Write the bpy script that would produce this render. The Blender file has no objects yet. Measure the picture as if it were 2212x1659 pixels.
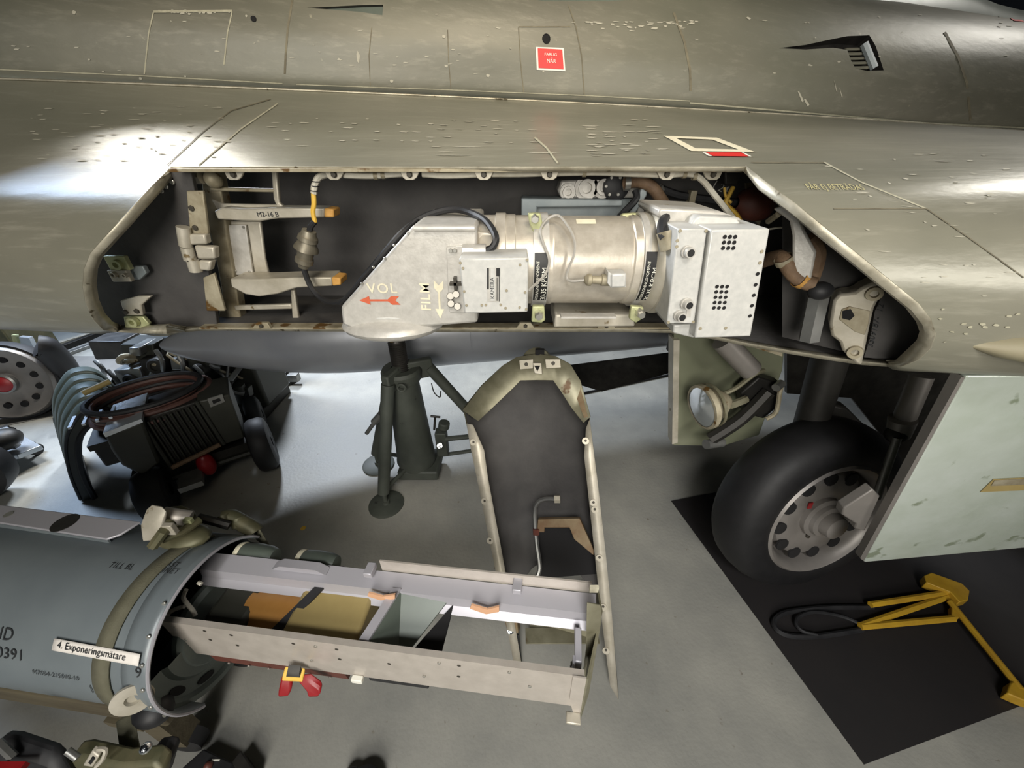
import bpy, bmesh, math, random
from mathutils import Vector, Matrix, Quaternion
from mathutils.geometry import delaunay_2d_cdt
random.seed(7)
SC = bpy.context.scene
COL = SC.collection
V = Vector
pi = math.pi

# ------------------------------------------------------------------ camera
F = 830.0; TH = math.radians(32); EYE = V((0, 0, 1.6))
cam = bpy.data.cameras.new('camera'); cam.sensor_width = 36; cam.lens = F / 2212 * 36; cam.clip_start = 0.02
co = bpy.data.objects.new('camera', cam); COL.objects.link(co)
co.location = EYE; co.rotation_euler = (math.radians(90) - TH, 0, 0)
SC.camera = co
SC.view_settings.view_transform = 'Standard'; SC.view_settings.look = 'None'
SC.view_settings.gamma = 1; SC.view_settings.use_curve_mapping = False
SC.view_settings.exposure = 1.3

# ------------------------------------------------------------------ world, lamps of the hall and added fills
w = bpy.data.worlds.new('hall'); SC.world = w; w.use_nodes = True
w.node_tree.nodes['Background'].inputs[0].default_value = (0.62, 0.74, 1.0, 1)
w.node_tree.nodes['Background'].inputs[1].default_value = 0.085
def lamp(name, kind, loc, target, energy, color, size=0.3, spot=60, blend=0.5):
    l = bpy.data.lights.new(name, kind); l.energy = energy; l.color = color
    if kind == 'AREA': l.shape = 'DISK'; l.size = size
    else: l.shadow_soft_size = size
    if kind == 'SPOT': l.spot_size = math.radians(spot); l.spot_blend = blend
    o = bpy.data.objects.new(name, l); COL.objects.link(o); o.location = loc
    o.rotation_euler = (V(target) - V(loc)).to_track_quat('-Z', 'Y').to_euler()
    return o
WARM = (1.0, 0.86, 0.66); COOL = (0.55, 0.72, 1.0); WHITE = (1.0, 0.96, 0.88)
lamp('hall_lamp_front', 'SPOT', (0.3, -1.9, 3.3), (0.0, 0.75, 1.45), 55, WHITE, .45, 46, .8)
lamp('hall_fill_front', 'AREA', (-0.4, -2.7, 2.15), (0.0, 0.9, 1.35), 38, WHITE, 1.6)  # added soft fill standing in for the general light behind the viewer
lamp('hall_lamp_wing', 'AREA', (-2.72, 2.65, 3.28), (-0.9, 1.05, 1.6), 58, WHITE, .9)
lamp('hall_lamp_spine', 'SPOT', (0.8, -0.85, 4.1), (0.0, 1.45, 1.9), 120, WARM, .45, 42, .9)
lamp('hall_lamp_aft', 'SPOT', (4.2, 2.6, 3.9), (1.5, 1.2, 1.6), 60, WHITE, .3, 60, .9)
lamp('hall_lamp_nose', 'SPOT', (2.6, -2.0, 2.2), (0.95, 0.75, 1.45), 105, WHITE, .5, 36, .9)
lamp('floor_fill', 'SPOT', (-0.3, -2.6, 4.2), (0.35, 0.2, 0), 215, (0.98, 0.97, 0.96), .5, 40, .9)  # added fill that brightens the near floor
lamp('hall_lamp_back', 'SPOT', (-3.0, 5.6, 4.2), (-1.4, 2.2, 0), 640, (0.80, 0.88, 1.0), .4, 70, .6)
lamp('hall_lamp_cool', 'AREA', (-4.3, 2.9, 3.3), (-1.0, 0.7, 0.5), 85, COOL, 1.3)

# ------------------------------------------------------------------ helpers
def ray(px, py):
    x = (px - 1106) / F; y = -(py - 829.5) / F
    c, s = math.cos(TH), math.sin(TH)
    return V((x, c + s * y, -s + c * y))
def P(px, py, y=None, z=None, D=None, pl=None):
    """point in the hall seen in the survey photograph at px,py, on a real plane (y, z, plane pl=(point, normal)) or at depth D"""
    d = ray(px, py)
    if D is not None: t = D
    elif y is not None: t = y / d.y
    elif z is not None: t = (z - EYE.z) / d.z
    else: t = (pl[0] - EYE).dot(pl[1]) / d.dot(pl[1])
    return EYE + d * t
def proj(p):
    q = p - EYE; c, s = math.cos(TH), math.sin(TH)
    D = c * q.y - s * q.z
    return (1106 + F * q.x / D, 829.5 - F * (s * q.y + c * q.z) / D, D)
def PX(pts, **k): return [P(a, b, **k) for a, b in pts]
def lin(c): return tuple(((x / 255) / 12.92 if x / 255 <= .04045 else ((x / 255 + .055) / 1.055) ** 2.4) for x in c)

def mat(name, c, c2=None, rough=.5, metal=0., scale=8., bump=0., bscale=60., stretch=None, speck=None, coat=0., spec=.5, trans=0., detail=6., ramp=(.35, .7)):
    m = bpy.data.materials.new(name); m.use_nodes = True
    nt = m.node_tree; N = nt.nodes; L = nt.links; b = N['Principled BSDF']
    b.inputs['Roughness'].default_value = rough; b.inputs['Metallic'].default_value = metal
    b.inputs['Specular IOR Level'].default_value = spec
    if coat: b.inputs['Coat Weight'].default_value = coat; b.inputs['Coat Roughness'].default_value = .25
    if trans: b.inputs['Transmission Weight'].default_value = trans
    b.inputs['Base Color'].default_value = (*lin(c), 1)
    tc = N.new('ShaderNodeTexCoord'); mp = N.new('ShaderNodeMapping'); L.new(tc.outputs['Object'], mp.inputs[0])
    if stretch: mp.inputs['Scale'].default_value = stretch
    if c2 is not None:
        n = N.new('ShaderNodeTexNoise'); n.inputs['Scale'].default_value = scale; n.inputs['Detail'].default_value = detail; n.inputs['Roughness'].default_value = .62
        L.new(mp.outputs[0], n.inputs[0])
        r = N.new('ShaderNodeValToRGB'); r.color_ramp.elements[0].position = ramp[0]; r.color_ramp.elements[1].position = ramp[1]
        r.color_ramp.elements[0].color = (*lin(c), 1); r.color_ramp.elements[1].color = (*lin(c2), 1)
        L.new(n.outputs[0], r.inputs[0]); out = r.outputs[0]
        if speck:
            n2 = N.new('ShaderNodeTexNoise'); n2.inputs['Scale'].default_value = speck[1]; n2.inputs['Detail'].default_value = 4
            L.new(tc.outputs['Object'], n2.inputs[0])
            r2 = N.new('ShaderNodeValToRGB'); r2.color_ramp.elements[0].position = speck[2]; r2.color_ramp.elements[1].position = speck[2] + .05
            L.new(n2.outputs[0], r2.inputs[0])
            mx = N.new('ShaderNodeMix'); mx.data_type = 'RGBA'; L.new(r2.outputs[0], mx.inputs[0]); L.new(out, mx.inputs[6])
            mx.inputs[7].default_value = (*lin(speck[0]), 1); out = mx.outputs[2]
        L.new(out, b.inputs['Base Color'])
        ma = N.new('ShaderNodeMapRange'); ma.inputs[3].default_value = max(.02, rough - .08); ma.inputs[4].default_value = min(1, rough + .1)
        L.new(n.outputs[0], ma.inputs[0]); L.new(ma.outputs[0], b.inputs['Roughness'])
    if bump:
        n3 = N.new('ShaderNodeTexNoise'); n3.inputs['Scale'].default_value = bscale; n3.inputs['Detail'].default_value = 5
        L.new(mp.outputs[0], n3.inputs[0])
        bp = N.new('ShaderNodeBump'); bp.inputs['Strength'].default_value = bump; bp.inputs['Distance'].default_value = .01
        L.new(n3.outputs[0], bp.inputs['Height']); L.new(bp.outputs[0], b.inputs['Normal'])
    return m

M = {}
M['skin'] = mat('faded_olive_paint', (122, 118, 100), (144, 139, 118), .42, .12, 3.2, .08, 14, stretch=(1, 1.6, 1.6), speck=((168, 164, 146), 26, .70))
M['skin_aft'] = mat('faded_green_grey_paint', (108, 112, 96), (132, 134, 116), .36, .25, 3.0, .06, 20, stretch=(1, 1.6, 1.6), speck=((176, 174, 158), 30, .71))
M['seam'] = mat('panel_seam', (92, 86, 70), (124, 118, 98), .7, 0, 30)
M['chalk'] = mat('chalky_scuffs', (176, 172, 150), (150, 146, 126), .8, 0, 60)
M['liner'] = mat('charcoal_liner', (60, 58, 57), (76, 74, 72), .75, 0, 9, .1, 90)
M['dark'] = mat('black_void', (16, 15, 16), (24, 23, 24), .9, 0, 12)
M['rim'] = mat('worn_bare_metal', (150, 144, 126), (196, 190, 172), .42, .55, 22, .05, 60, speck=((92, 84, 66), 40, .66))
M['cast'] = mat('cast_light_alloy', (170, 163, 146), (200, 194, 180), .45, .35, 14, .04, 80, speck=((120, 104, 74), 30, .68))
M['castrust'] = mat('grimy_cast_alloy', (132, 122, 98), (176, 168, 146), .55, .3, 18, .05, 80, speck=((96, 70, 32), 22, .6))
M['plug'] = mat('plug_metal', (150, 146, 138), None, .4, .6)
M['conn'] = mat('dull_connector_metal', (112, 106, 92), (140, 134, 118), .45, .5, 30)
M['orange'] = mat('orange_dip_paint', (186, 134, 62), (206, 158, 84), .6, 0, 30)
M['silver'] = mat('silver_hammer_paint', (184, 181, 174), (202, 199, 192), .36, .22, 60, .05, 220)
M['barrel'] = mat('warm_silver_paint', (190, 182, 168), (210, 203, 190), .32, .38, 40, .03, 200)
M['box'] = mat('light_grey_enamel', (190, 190, 186), (204, 203, 198), .42, .15, 90, .02, 300)
M['greygreen'] = mat('grey_blue_paint', (138, 147, 150), (156, 163, 164), .45, .2, 20)
M['lug'] = mat('yellow_green_chromate', (168, 172, 128), (190, 190, 150), .45, .3, 30)
M['bolt'] = mat('steel_fastener', (196, 194, 186), None, .28, .8)
M['darkbolt'] = mat('dark_fastener', (70, 66, 58), None, .5, .4)
M['black'] = mat('black_rubber', (26, 26, 28), (36, 36, 38), .55, 0, 20)
M['tyre'] = mat('black_tyre_rubber', (15, 15, 17), (22, 21, 23), .6, 0, 16, .05, 60)
M['label_black'] = mat('black_label', (24, 24, 24), None, .5)
M['white'] = mat('white_print', (226, 224, 212), None, .6)
M['cream'] = mat('cream_stencil', (228, 222, 196), (214, 206, 180), .6, 0, 40)
M['redprint'] = mat('red_stencil', (190, 84, 52), (206, 104, 70), .6, 0, 40)
M['red'] = mat('red_sign', (214, 48, 44), None, .45)
M['deepred'] = mat('red_paint', (136, 20, 26), (150, 28, 32), .4, 0, 20)
M['blackprint'] = mat('black_print', (38, 40, 42), None, .7)
M['brownhose'] = mat('brown_fabric_hose', (104, 82, 62), (130, 106, 82), .7, 0, 40, .2, 120)
M['redbrown'] = mat('red_brown_rubber', (104, 56, 44), (80, 44, 36), .55, 0, 20)
M['wire'] = mat('white_sleeving', (206, 202, 188), (186, 180, 164), .6, 0, 40)
M['greywire'] = mat('grey_wire', (164, 160, 152), None, .5)
M['yellow'] = mat('yellow_sleeve', (216, 172, 60), (226, 188, 84), .55, 0, 30)
M['chalkyellow'] = mat('yellow_paint', (188, 150, 40), (164, 126, 34), .55, 0, 12, speck=((96, 74, 30), 26, .68))
M['tank'] = mat('blue_grey_tank_paint', (140, 143, 150), (152, 154, 158), .34, .35, 4, .02, 30)
M['jack'] = mat('dark_green_jack_paint', (64, 68, 62), (80, 84, 76), .58, .0, 8, speck=((40, 40, 38), 20, .68))
M['steel'] = mat('grey_steel', (128, 128, 126), (152, 152, 148), .35, .7, 14)
M['darksteel'] = mat('dark_oily_steel', (52, 50, 48), (74, 72, 68), .42, .6, 14)
M['hatch'] = mat('greenish_alloy', (118, 114, 92), (150, 146, 124), .42, .4, 12, speck=((86, 64, 40), 14, .66))
M['hatchrust'] = mat('rusty_alloy', (122, 96, 70), (146, 132, 104), .5, .35, 14)
M['podgrey'] = mat('slate_grey_pod_paint', (112, 120, 124), (122, 130, 133), .36, .1, 5, .01, 40)
M['alu'] = mat('brushed_aluminium', (178, 176, 182), None, .44, .3)
M['alu2'] = mat('matt_aluminium', (182, 174, 164), (196, 188, 178), .38, .3, 30, .02, 200)
M['strap'] = mat('olive_webbing', (92, 90, 72), (104, 102, 84), .8, 0, 40, .2, 400)
M['olive'] = mat('olive_fitting', (84, 84, 62), (110, 104, 78), .5, .35, 20)
M['ochre'] = mat('ochre_fibreglass', (178, 132, 70), (160, 112, 52), .45, 0, 8)
M['khaki'] = mat('khaki_box_paint', (164, 146, 96), (150, 132, 84), .5, 0, 8)
M['greenbox'] = mat('dark_grey_green', (84, 92, 84), (96, 104, 96), .42, .1, 8)
M['podinner'] = mat('green_grey_bulkhead', (86, 94, 90), (104, 112, 106), .42, .15, 8)
M['wood'] = mat('weathered_olive_wood', (98, 90, 70), (76, 68, 52), .75, 0, 5, .1, 30, stretch=(.4, 4, 4))
M['machine'] = mat('dark_machine_green', (40, 41, 34), (50, 50, 42), .5, .1, 8)
M['machinedark'] = mat('sooty_machine_grey', (36, 35, 33), (54, 52, 48), .5, .4, 9)
M['lightpanel'] = mat('dull_green_door_inside', (110, 114, 92), (122, 124, 104), .5, .2, 5)
M['wheelmetal'] = mat('grey_wheel_alloy', (122, 118, 114), (136, 131, 126), .40, .25, 9)
M['door'] = mat('pale_green_grey_door', (194, 202, 194), (174, 184, 170), .30, .2, 5, .35, 9, speck=((138, 148, 128), 14, .64))
M['fairing'] = mat('beige_grey_fairing', (150, 144, 118), (138, 128, 106), .6, 0, 6, .05, 40)
M['redbrownstrap'] = mat('red_brown_cable', (78, 52, 46), (96, 66, 58), .5, 0, 10)
M['glass'] = mat('lamp_glass', (200, 208, 210), None, .08, .0, trans=.6)
M['chrome'] = mat('lamp_reflector', (210, 214, 216), None, .15, 1.0, bump=.4, bscale=60)
M['amber'] = mat('amber_block', (216, 168, 132), None, .5)
M['matfloor'] = mat('dark_protective_mat', (36, 33, 33), (28, 26, 27), .62, 0, 3, .03, 60)
M['shadefloor'] = mat('painted_floor_shade', (112, 110, 106), (124, 122, 117), .6, 0, 6, .03, 60)  # shade of the far floor put into a darker grey
M['paper'] = mat('printed_paper', (236, 230, 222), None, .6)
M['bluewhite'] = mat('pale_sheet_metal', (184, 190, 196), (200, 206, 212), .26, .6, 6)

class MB:
    def __init__(s): s.v = []; s.f = []
    def add(s, vs, fs):
        o = len(s.v); s.v += [V(x) for x in vs]; s.f += [tuple(i + o for i in f) for f in fs]; return s
    def box(s, c, d, R=None):
        c = V(c); ax = [V((1, 0, 0)), V((0, 1, 0)), V((0, 0, 1))] if R is None else [V(r) for r in R]
        vs = [c + ax[0] * (d[0] / 2 * i) + ax[1] * (d[1] / 2 * j) + ax[2] * (d[2] / 2 * k) for i in (-1, 1) for j in (-1, 1) for k in (-1, 1)]
        return s.add(vs, [(0, 1, 3, 2), (4, 6, 7, 5), (0, 4, 5, 1), (2, 3, 7, 6), (0, 2, 6, 4), (1, 5, 7, 3)])
    def prism(s, pts, vec, taper=1.0):
        n = len(pts); pts = [V(p) for p in pts]; vec = V(vec); c = sum(pts, V()) / n
        top = [c + (p - c) * taper + vec for p in pts]
        return s.add(pts + top, [tuple(range(n))[::-1], tuple(range(n, 2 * n))] + [(i, (i + 1) % n, n + (i + 1) % n, n + i) for i in range(n)])
    def lathe(s, o, axis, prof, seg=24, a0=0., a1=2 * pi, ref=None):
        o = V(o); ax = V(axis).normalized(); r = V(ref) if ref else (V((0, 0, 1)) if abs(ax.z) < .9 else V((1, 0, 0)))
        u = (r - ax * r.dot(ax)).normalized(); w_ = ax.cross(u); full = abs(a1 - a0) > 6.28
        n = seg if full else seg + 1; vs = []; fs = []
        for d, rr in prof:
            for i in range(n):
                a = a0 + (a1 - a0) * i / seg; vs.append(o + ax * d + (u * math.cos(a) + w_ * math.sin(a)) * rr)
        for k in range(len(prof) - 1):
            for i in range(seg):
                j = (i + 1) % n; fs.append((k * n + i, k * n + j, (k + 1) * n + j, (k + 1) * n + i))
        return s.add(vs, fs)
    def cyl(s, p0, p1, r0, r1=None, seg=14):
        p0 = V(p0); p1 = V(p1); r1 = r0 if r1 is None else r1; d = p1 - p0
        return s.lathe(p0, d, [(0, 1e-5), (0, r0), (d.length, r1), (d.length, 1e-5)], seg)
    def ball(s, c, r, seg=14, sq=(1, 1, 1)):
        o = len(s.v); s.lathe((0, 0, 0), (0, 0, 1), [(-math.cos(pi * i / 10) * r, max(1e-5, math.sin(pi * i / 10) * r)) for i in range(11)], seg)
        for i in range(o, len(s.v)): p = s.v[i]; s.v[i] = V(c) + V((p.x * sq[0], p.y * sq[1], p.z * sq[2]))
        return s
    def tube(s, pts, r, seg=8, sub=6, closed=False):
        pts = [V(p) for p in pts]
        if sub > 1 and len(pts) > 2: pts = spline(pts, sub, closed)
        n = len(pts); rr = r if isinstance(r, (list, tuple)) else None
        t = (pts[1] - pts[0]).normalized(); u = t.orthogonal().normalized(); vs = []; fs = []
        for i, p in enumerate(pts):
            a = pts[(i - 1) % n] if (i or closed) else p; b = pts[(i + 1) % n] if (i < n - 1 or closed) else p
            t2 = (b - a).normalized(); q = t.rotation_difference(t2); u = q @ u; t = t2; w_ = t.cross(u)
            R = r if rr is None else rr[0] + (rr[1] - rr[0]) * i / (n - 1)
            for k in range(seg): vs.append(p + (u * math.cos(2 * pi * k / seg) + w_ * math.sin(2 * pi * k / seg)) * R)
        for i in range(n if closed else n - 1):
            j = (i + 1) % n
            for k in range(seg): fs.append((i * seg + k, i * seg + (k + 1) % seg, j * seg + (k + 1) % seg, j * seg + k))
        if not closed: fs += [tuple(range(seg))[::-1], tuple(range((n - 1) * seg, n * seg))]
        return s.add(vs, fs)
    def grid(s, rows, closed=False):
        m = len(rows[0]); vs = [p for r in rows for p in r]; fs = []
        for i in range(len(rows) - 1):
            for j in range(m if closed else m - 1): k = (j + 1) % m; fs.append((i * m + j, i * m + k, (i + 1) * m + k, (i + 1) * m + j))
        return s.add(vs, fs)
def spline(pts, sub=6, closed=False):
    out = []; n = len(pts)
    for i in range(n if closed else n - 1):
        g = lambda k: pts[k % n] if closed else pts[max(0, min(n - 1, k))]
        a, b, c, d = g(i - 1), g(i), g(i + 1), g(i + 2)
        for k in range(sub):
            t = k / sub; out.append(.5 * ((2 * b) + (c - a) * t + (2 * a - 5 * b + 4 * c - d) * t * t + (3 * b - a - 3 * c + d) * t ** 3))
    if not closed: out.append(pts[-1])
    return out

def thing(name, label, cat, loc=(0, 0, 0), group=None):
    o = bpy.data.objects.new(name, None); COL.objects.link(o); o.location = loc; o.empty_display_size = .1
    o['label'] = label; o['category'] = cat
    if group: o['group'] = group
    return o
def part(name, mb, m, parent=None, label=None, bev=0., smooth=True, kind=None, solid=0., origin=None, off=-1., face=None):
    me = bpy.data.meshes.new(name)
    o_ = V(origin) if origin is not None else V()
    me.from_pydata([tuple(p - o_) for p in mb.v], [], mb.f); me.validate()
    bm = bmesh.new(); bm.from_mesh(me); bmesh.ops.remove_doubles(bm, verts=bm.verts, dist=2e-5); bmesh.ops.recalc_face_normals(bm, faces=bm.faces)
    if face is not None and sum((f.normal.dot(V(face)) * f.calc_area() for f in bm.faces)) < 0: bmesh.ops.reverse_faces(bm, faces=bm.faces)
    bm.to_mesh(me); bm.free()
    me.materials.append(M[m] if isinstance(m, str) else m)
    ob = bpy.data.objects.new(name, me); COL.objects.link(ob); ob.location = o_
    if parent is not None:
        ob.parent = parent
        wl = V()
        q = parent
        while q is not None: wl += q.location; q = q.parent
        ob.location = o_ - wl
    if solid:
        sm = ob.modifiers.new('solid', 'SOLIDIFY'); sm.thickness = solid; sm.offset = off
    if bev:
        bv = ob.modifiers.new('bevel', 'BEVEL'); bv.width = bev; bv.segments = 2; bv.limit_method = 'ANGLE'; bv.angle_limit = math.radians(38)
    if smooth:
        for p in me.polygons: p.use_smooth = True
        try: me.set_sharp_from_angle(angle=math.radians(38))
        except Exception: pass
    if label: ob['label'] = label
    if kind: ob['kind'] = kind
    return ob
def single(name, mb, m, label, cat, group=None, **k):
    zs = min(p.z for p in mb.v); c = sum(mb.v, V()) / len(mb.v)
    o = part(name, mb, m, None, origin=V((c.x, c.y, zs)), **k); o['label'] = label; o['category'] = cat
    if group: o['group'] = group
    return o
def struct(name, mb, m, **k): return part(name, mb, m, kind='structure', **k)
BOLT = {}
def bolts(name, spots, axis, r, h, m, parent, hexa=True):
    """separate fasteners sharing one mesh; spots are world points"""
    key = (round(r, 4), round(h, 4), m, tuple(round(x, 2) for x in axis), hexa)
    wl = V(); q = parent
    while q is not None: wl += q.location; q = q.parent
    for s in spots:
        if key not in BOLT:
            mb = MB(); ax = V(axis).normalized()
            mb.lathe((0, 0, 0), ax, [(0, r), (h * .75, r), (h, r * .8), (h, 1e-5)], 6 if hexa else 10)
            o = part(name, mb, m, None, smooth=not hexa); BOLT[key] = o
        else:
            o = BOLT[key].copy(); COL.objects.link(o); o.name = name
        o.parent = parent; o.location = V(s) - wl
def text(name, s, m, parent, fn, size=1.0, label=None, bold=False, spacing=1.0):
    """lettering as flat print; fn maps (u, v) of the text line (height of capitals about .7*size) to a point"""
    cu = bpy.data.curves.new(name, 'FONT'); cu.body = s; cu.size = size; cu.space_character = spacing; cu.resolution_u = 3
    if bold: cu.offset = .012 * size
    o = bpy.data.objects.new(name, cu); COL.objects.link(o)
    dg = bpy.context.evaluated_depsgraph_get()
    me = bpy.data.meshes.new_from_object(o.evaluated_get(dg)); bpy.data.objects.remove(o); bpy.data.curves.remove(cu)
    mb = MB(); mb.add([fn(v.co.x, v.co.y) for v in me.vertices], [tuple(p.vertices) for p in me.polygons])
    return part(name, mb, m, parent, label, smooth=False)
def plane_fn(o, ux, uy):
    o = V(o); ux = V(ux); uy = V(uy); return lambda a, b: o + ux * a + uy * b
# ------------------------------------------------------------------ the hall
fl = MB(); fl.add([(-9, -4, 0), (9, -4, 0), (9, 10, 0), (-9, 10, 0)], [(0, 1, 2, 3)])
floor_m = mat('worn_pale_floor_paint', (132, 132, 127), (164, 162, 153), .5, 0, 2.6, .12, 70, speck=((122, 116, 106), 30, .69), detail=12, ramp=(.3, .72))
struct('floor', fl, floor_m, smooth=False)
wm = mat('dark_hall_wall', (46, 48, 52), (54, 56, 60), .8, 0, 2)
for nm, c, d in (('wall_back', (0, 10.1, 3), (18.4, .2, 6)), ('wall_left', (-9.1, 3, 3), (.2, 14, 6)), ('wall_right', (9.1, 3, 3), (.2, 14, 6)), ('wall_front', (0, -4.1, 3), (18.4, .2, 6))):
    struct(nm, MB().box(c, d), wm, smooth=False)
struct('ceiling', MB().box((0, 3, 6.1), (18.4, 14.4, .2)), mat('dark_ceiling', (40, 42, 46), None, .9), smooth=False)

def weathered(name, base, c2, scuff, rough):
    m = mat(name, base, c2, rough, .1, 2.6, .10, 22, stretch=(.8, 1.7, 1.7), speck=((158, 153, 134), 30, .72), ramp=(.3, .75), detail=9)
    nt = m.node_tree; N = nt.nodes; Lk = nt.links; b_ = N['Principled BSDF']; src = b_.inputs['Base Color'].links[0].from_socket
    tc = N.new('ShaderNodeTexCoord'); mp = N.new('ShaderNodeMapping'); mp.inputs['Scale'].default_value = (1.1, 14, 14); Lk.new(tc.outputs['Object'], mp.inputs[0])
    n = N.new('ShaderNodeTexNoise'); n.inputs['Scale'].default_value = 4.5; n.inputs['Detail'].default_value = 8; n.inputs['Roughness'].default_value = .7; Lk.new(mp.outputs[0], n.inputs[0])
    r = N.new('ShaderNodeValToRGB'); r.color_ramp.elements[0].position = .52; r.color_ramp.elements[1].position = .78; r.color_ramp.elements[0].color = (0, 0, 0, 1); r.color_ramp.elements[1].color = (.55, .55, .55, 1); Lk.new(n.outputs[0], r.inputs[0])
    mx = N.new('ShaderNodeMix'); mx.data_type = 'RGBA'; Lk.new(r.outputs[0], mx.inputs[0]); Lk.new(src, mx.inputs[6]); mx.inputs[7].default_value = (*lin(scuff), 1)
    n2 = N.new('ShaderNodeTexNoise'); n2.inputs['Scale'].default_value = 1.5; n2.inputs['Detail'].default_value = 5; Lk.new(tc.outputs['Object'], n2.inputs[0])
    r2 = N.new('ShaderNodeValToRGB'); r2.color_ramp.elements[0].position = .42; r2.color_ramp.elements[1].position = .66; r2.color_ramp.elements[0].color = (0, 0, 0, 1); r2.color_ramp.elements[1].color = (.6, .6, .6, 1); Lk.new(n2.outputs[0], r2.inputs[0])
    mx2 = N.new('ShaderNodeMix'); mx2.data_type = 'RGBA'; Lk.new(r2.outputs[0], mx2.inputs[0]); Lk.new(mx.outputs[2], mx2.inputs[6]); mx2.inputs[7].default_value = (*lin((96, 98, 84)), 1)
    Lk.new(mx2.outputs[2], b_.inputs['Base Color']); return m
M['skin'] = weathered('weathered_wing_paint', (124, 122, 109), (142, 139, 124), (176, 172, 157), .33)
M['fuse'] = weathered('weathered_fuselage_paint', (104, 102, 91), (128, 125, 111), (160, 156, 141), .45)
# ------------------------------------------------------------------ aircraft: surfaces
def yn(x): return .66 - .10 * x
def ys(x): return 1.45 + .21 * x
def zs(x): return 1.714 - .0225 * x - .005 * x * x
def cr(pts, t):
    n = len(pts); i = max(0, min(n - 2, int(math.floor(t)))); f = t - i
    g = lambda k: pts[max(0, min(n - 1, k))]
    a, b, c, d = g(i - 1), g(i), g(i + 1), g(i + 2)
    return tuple(.5 * (2 * b[k] + (c[k] - a[k]) * f + (2 * a[k] - 5 * b[k] + 4 * c[k] - d[k]) * f * f + (3 * b[k] - a[k] - 3 * c[k] + d[k]) * f ** 3) for k in (0, 1))
def S1(x, t):
    n = yn(x); Y = ys(x); Z = zs(x)
    pts = [(Y, Z), (n + .15 + .62 * (Y - n - .15), 1.56 + .60 * (Z - 1.56)), (n + .15 + .27 * (Y - n - .15), 1.56 + .24 * (Z - 1.56)), (n + .15, 1.553), (n + .055, 1.505), (n + .008, 1.435),
           (n, 1.365), (n + .018, 1.285), (n + .065, 1.225), (n + .16, 1.202), (n + .4, 1.198), (n + 1.6, 1.198)]
    y, z = cr(pts, t); return V((x, y, z))
def S2(x, t):
    Y = ys(x); Z = zs(x); q = max(0, min(1, (x + 1.3) / 1.4)); k = .42 + .58 * q * q * (3 - 2 * q)      # body tapers towards the nose, unseen top lowered to clear the wing lamp
    pts = [(Y + .03, Z - .005), (Y + .006, Z + .012), (Y, Z + .05), (Y + .005, Z + .13), (Y + .05, Z + .13 + .105 * k), (Y + .15, Z + .13 + .205 * k), (Y + .32, Z + .13 + .28 * k), (Y + .55, Z + .13 + .31 * k)]
    y, z = cr(pts, t); return V((x, y, z))
def nrm(S, x, t, sgn):
    e = 1e-3; n = (S(x + e, t) - S(x - e, t)).cross(S(x, t + e) - S(x, t - e)).normalized()
    return n * sgn
def onS(S, px, py, t0, t1, sgn=1):
    """x,t of the surface point seen at px,py, first crossing from t0 to t1"""
    def at(t):
        x = (px - 1106) / F * .9
        for _ in range(7): x = (px - 1106) / F * proj(S(x, t))[2]
        return x, proj(S(x, t))[1] - py
    N = 90; a = t0; fa = at(a)[1]
    for i in range(1, N + 1):
        b = t0 + (t1 - t0) * i / N; fb = at(b)[1]
        if fa * fb <= 0:
            for _ in range(22):
                m_ = (a + b) / 2; fm = at(m_)[1]
                if fa * fm <= 0: b, fb = m_, fm
                else: a, fa = m_, fm
            return at(a)[0], a
        a, fa = b, fb
    e = t0 if abs(at(t0)[1]) < abs(at(t1)[1]) else t1
    return at(e)[0], e
W = lambda px, py: onS(S1, px, py, 0, 8.6)
U2 = lambda px, py: onS(S2, px, py, 0, 7)
def surfpt(S, uv, off, sgn): return S(*uv) + nrm(S, uv[0], uv[1], sgn) * off
def wpt(px, py, off=.001): return surfpt(S1, W(px, py), off, -1 if nrm(S1, 0, 2, 1).z < 0 else 1)
def fpt(px, py, off=.001): return surfpt(S2, U2(px, py), off, -1 if nrm(S2, 0, 5, 1).z < 0 else 1)

def surface(S, x0, x1, nx, ts, holes):
    """tessellate S with holes, each a list of (x,t); returns MB"""
    pts = []; edges = []
    def inside(q, poly):
        c = False; n = len(poly); j = n - 1
        for i in range(n):
            a, b = poly[i], poly[j]
            if (a[1] > q[1]) != (b[1] > q[1]) and q[0] < (b[0] - a[0]) * (q[1] - a[1]) / (b[1] - a[1]) + a[0]: c = not c
            j = i
        return c
    sc = .25
    for i in range(nx + 1):
        for t in ts: pts.append((x0 + (x1 - x0) * i / nx, t * sc))
    hs = [[(a, b * sc) for a, b in h] for h in holes]
    def near(q, h): return any(abs(q[0] - a) < .012 and abs(q[1] - b) < .02 for a, b in h)
    pts = [q for q in pts if not any(inside(q, h) or near(q, h) for h in hs)]
    for h in hs:
        o = len(pts); pts += h; edges += [(o + i, o + (i + 1) % len(h)) for i in range(len(h))]
    vs, es, fs, *_ = delaunay_2d_cdt([V(p) for p in pts], edges, [], 0, 1e-7)
    mb = MB(); fo = []
    for f in fs:
        c = sum((vs[i] for i in f), V((0, 0))) / len(f)
        if not any(inside(c, h) for h in hs): fo.append(tuple(f))
    mb.add([S(p[0], p[1] / sc) for p in vs], fo); mb.uv = [(p[0], p[1] / sc) for p in vs]; return mb
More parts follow.
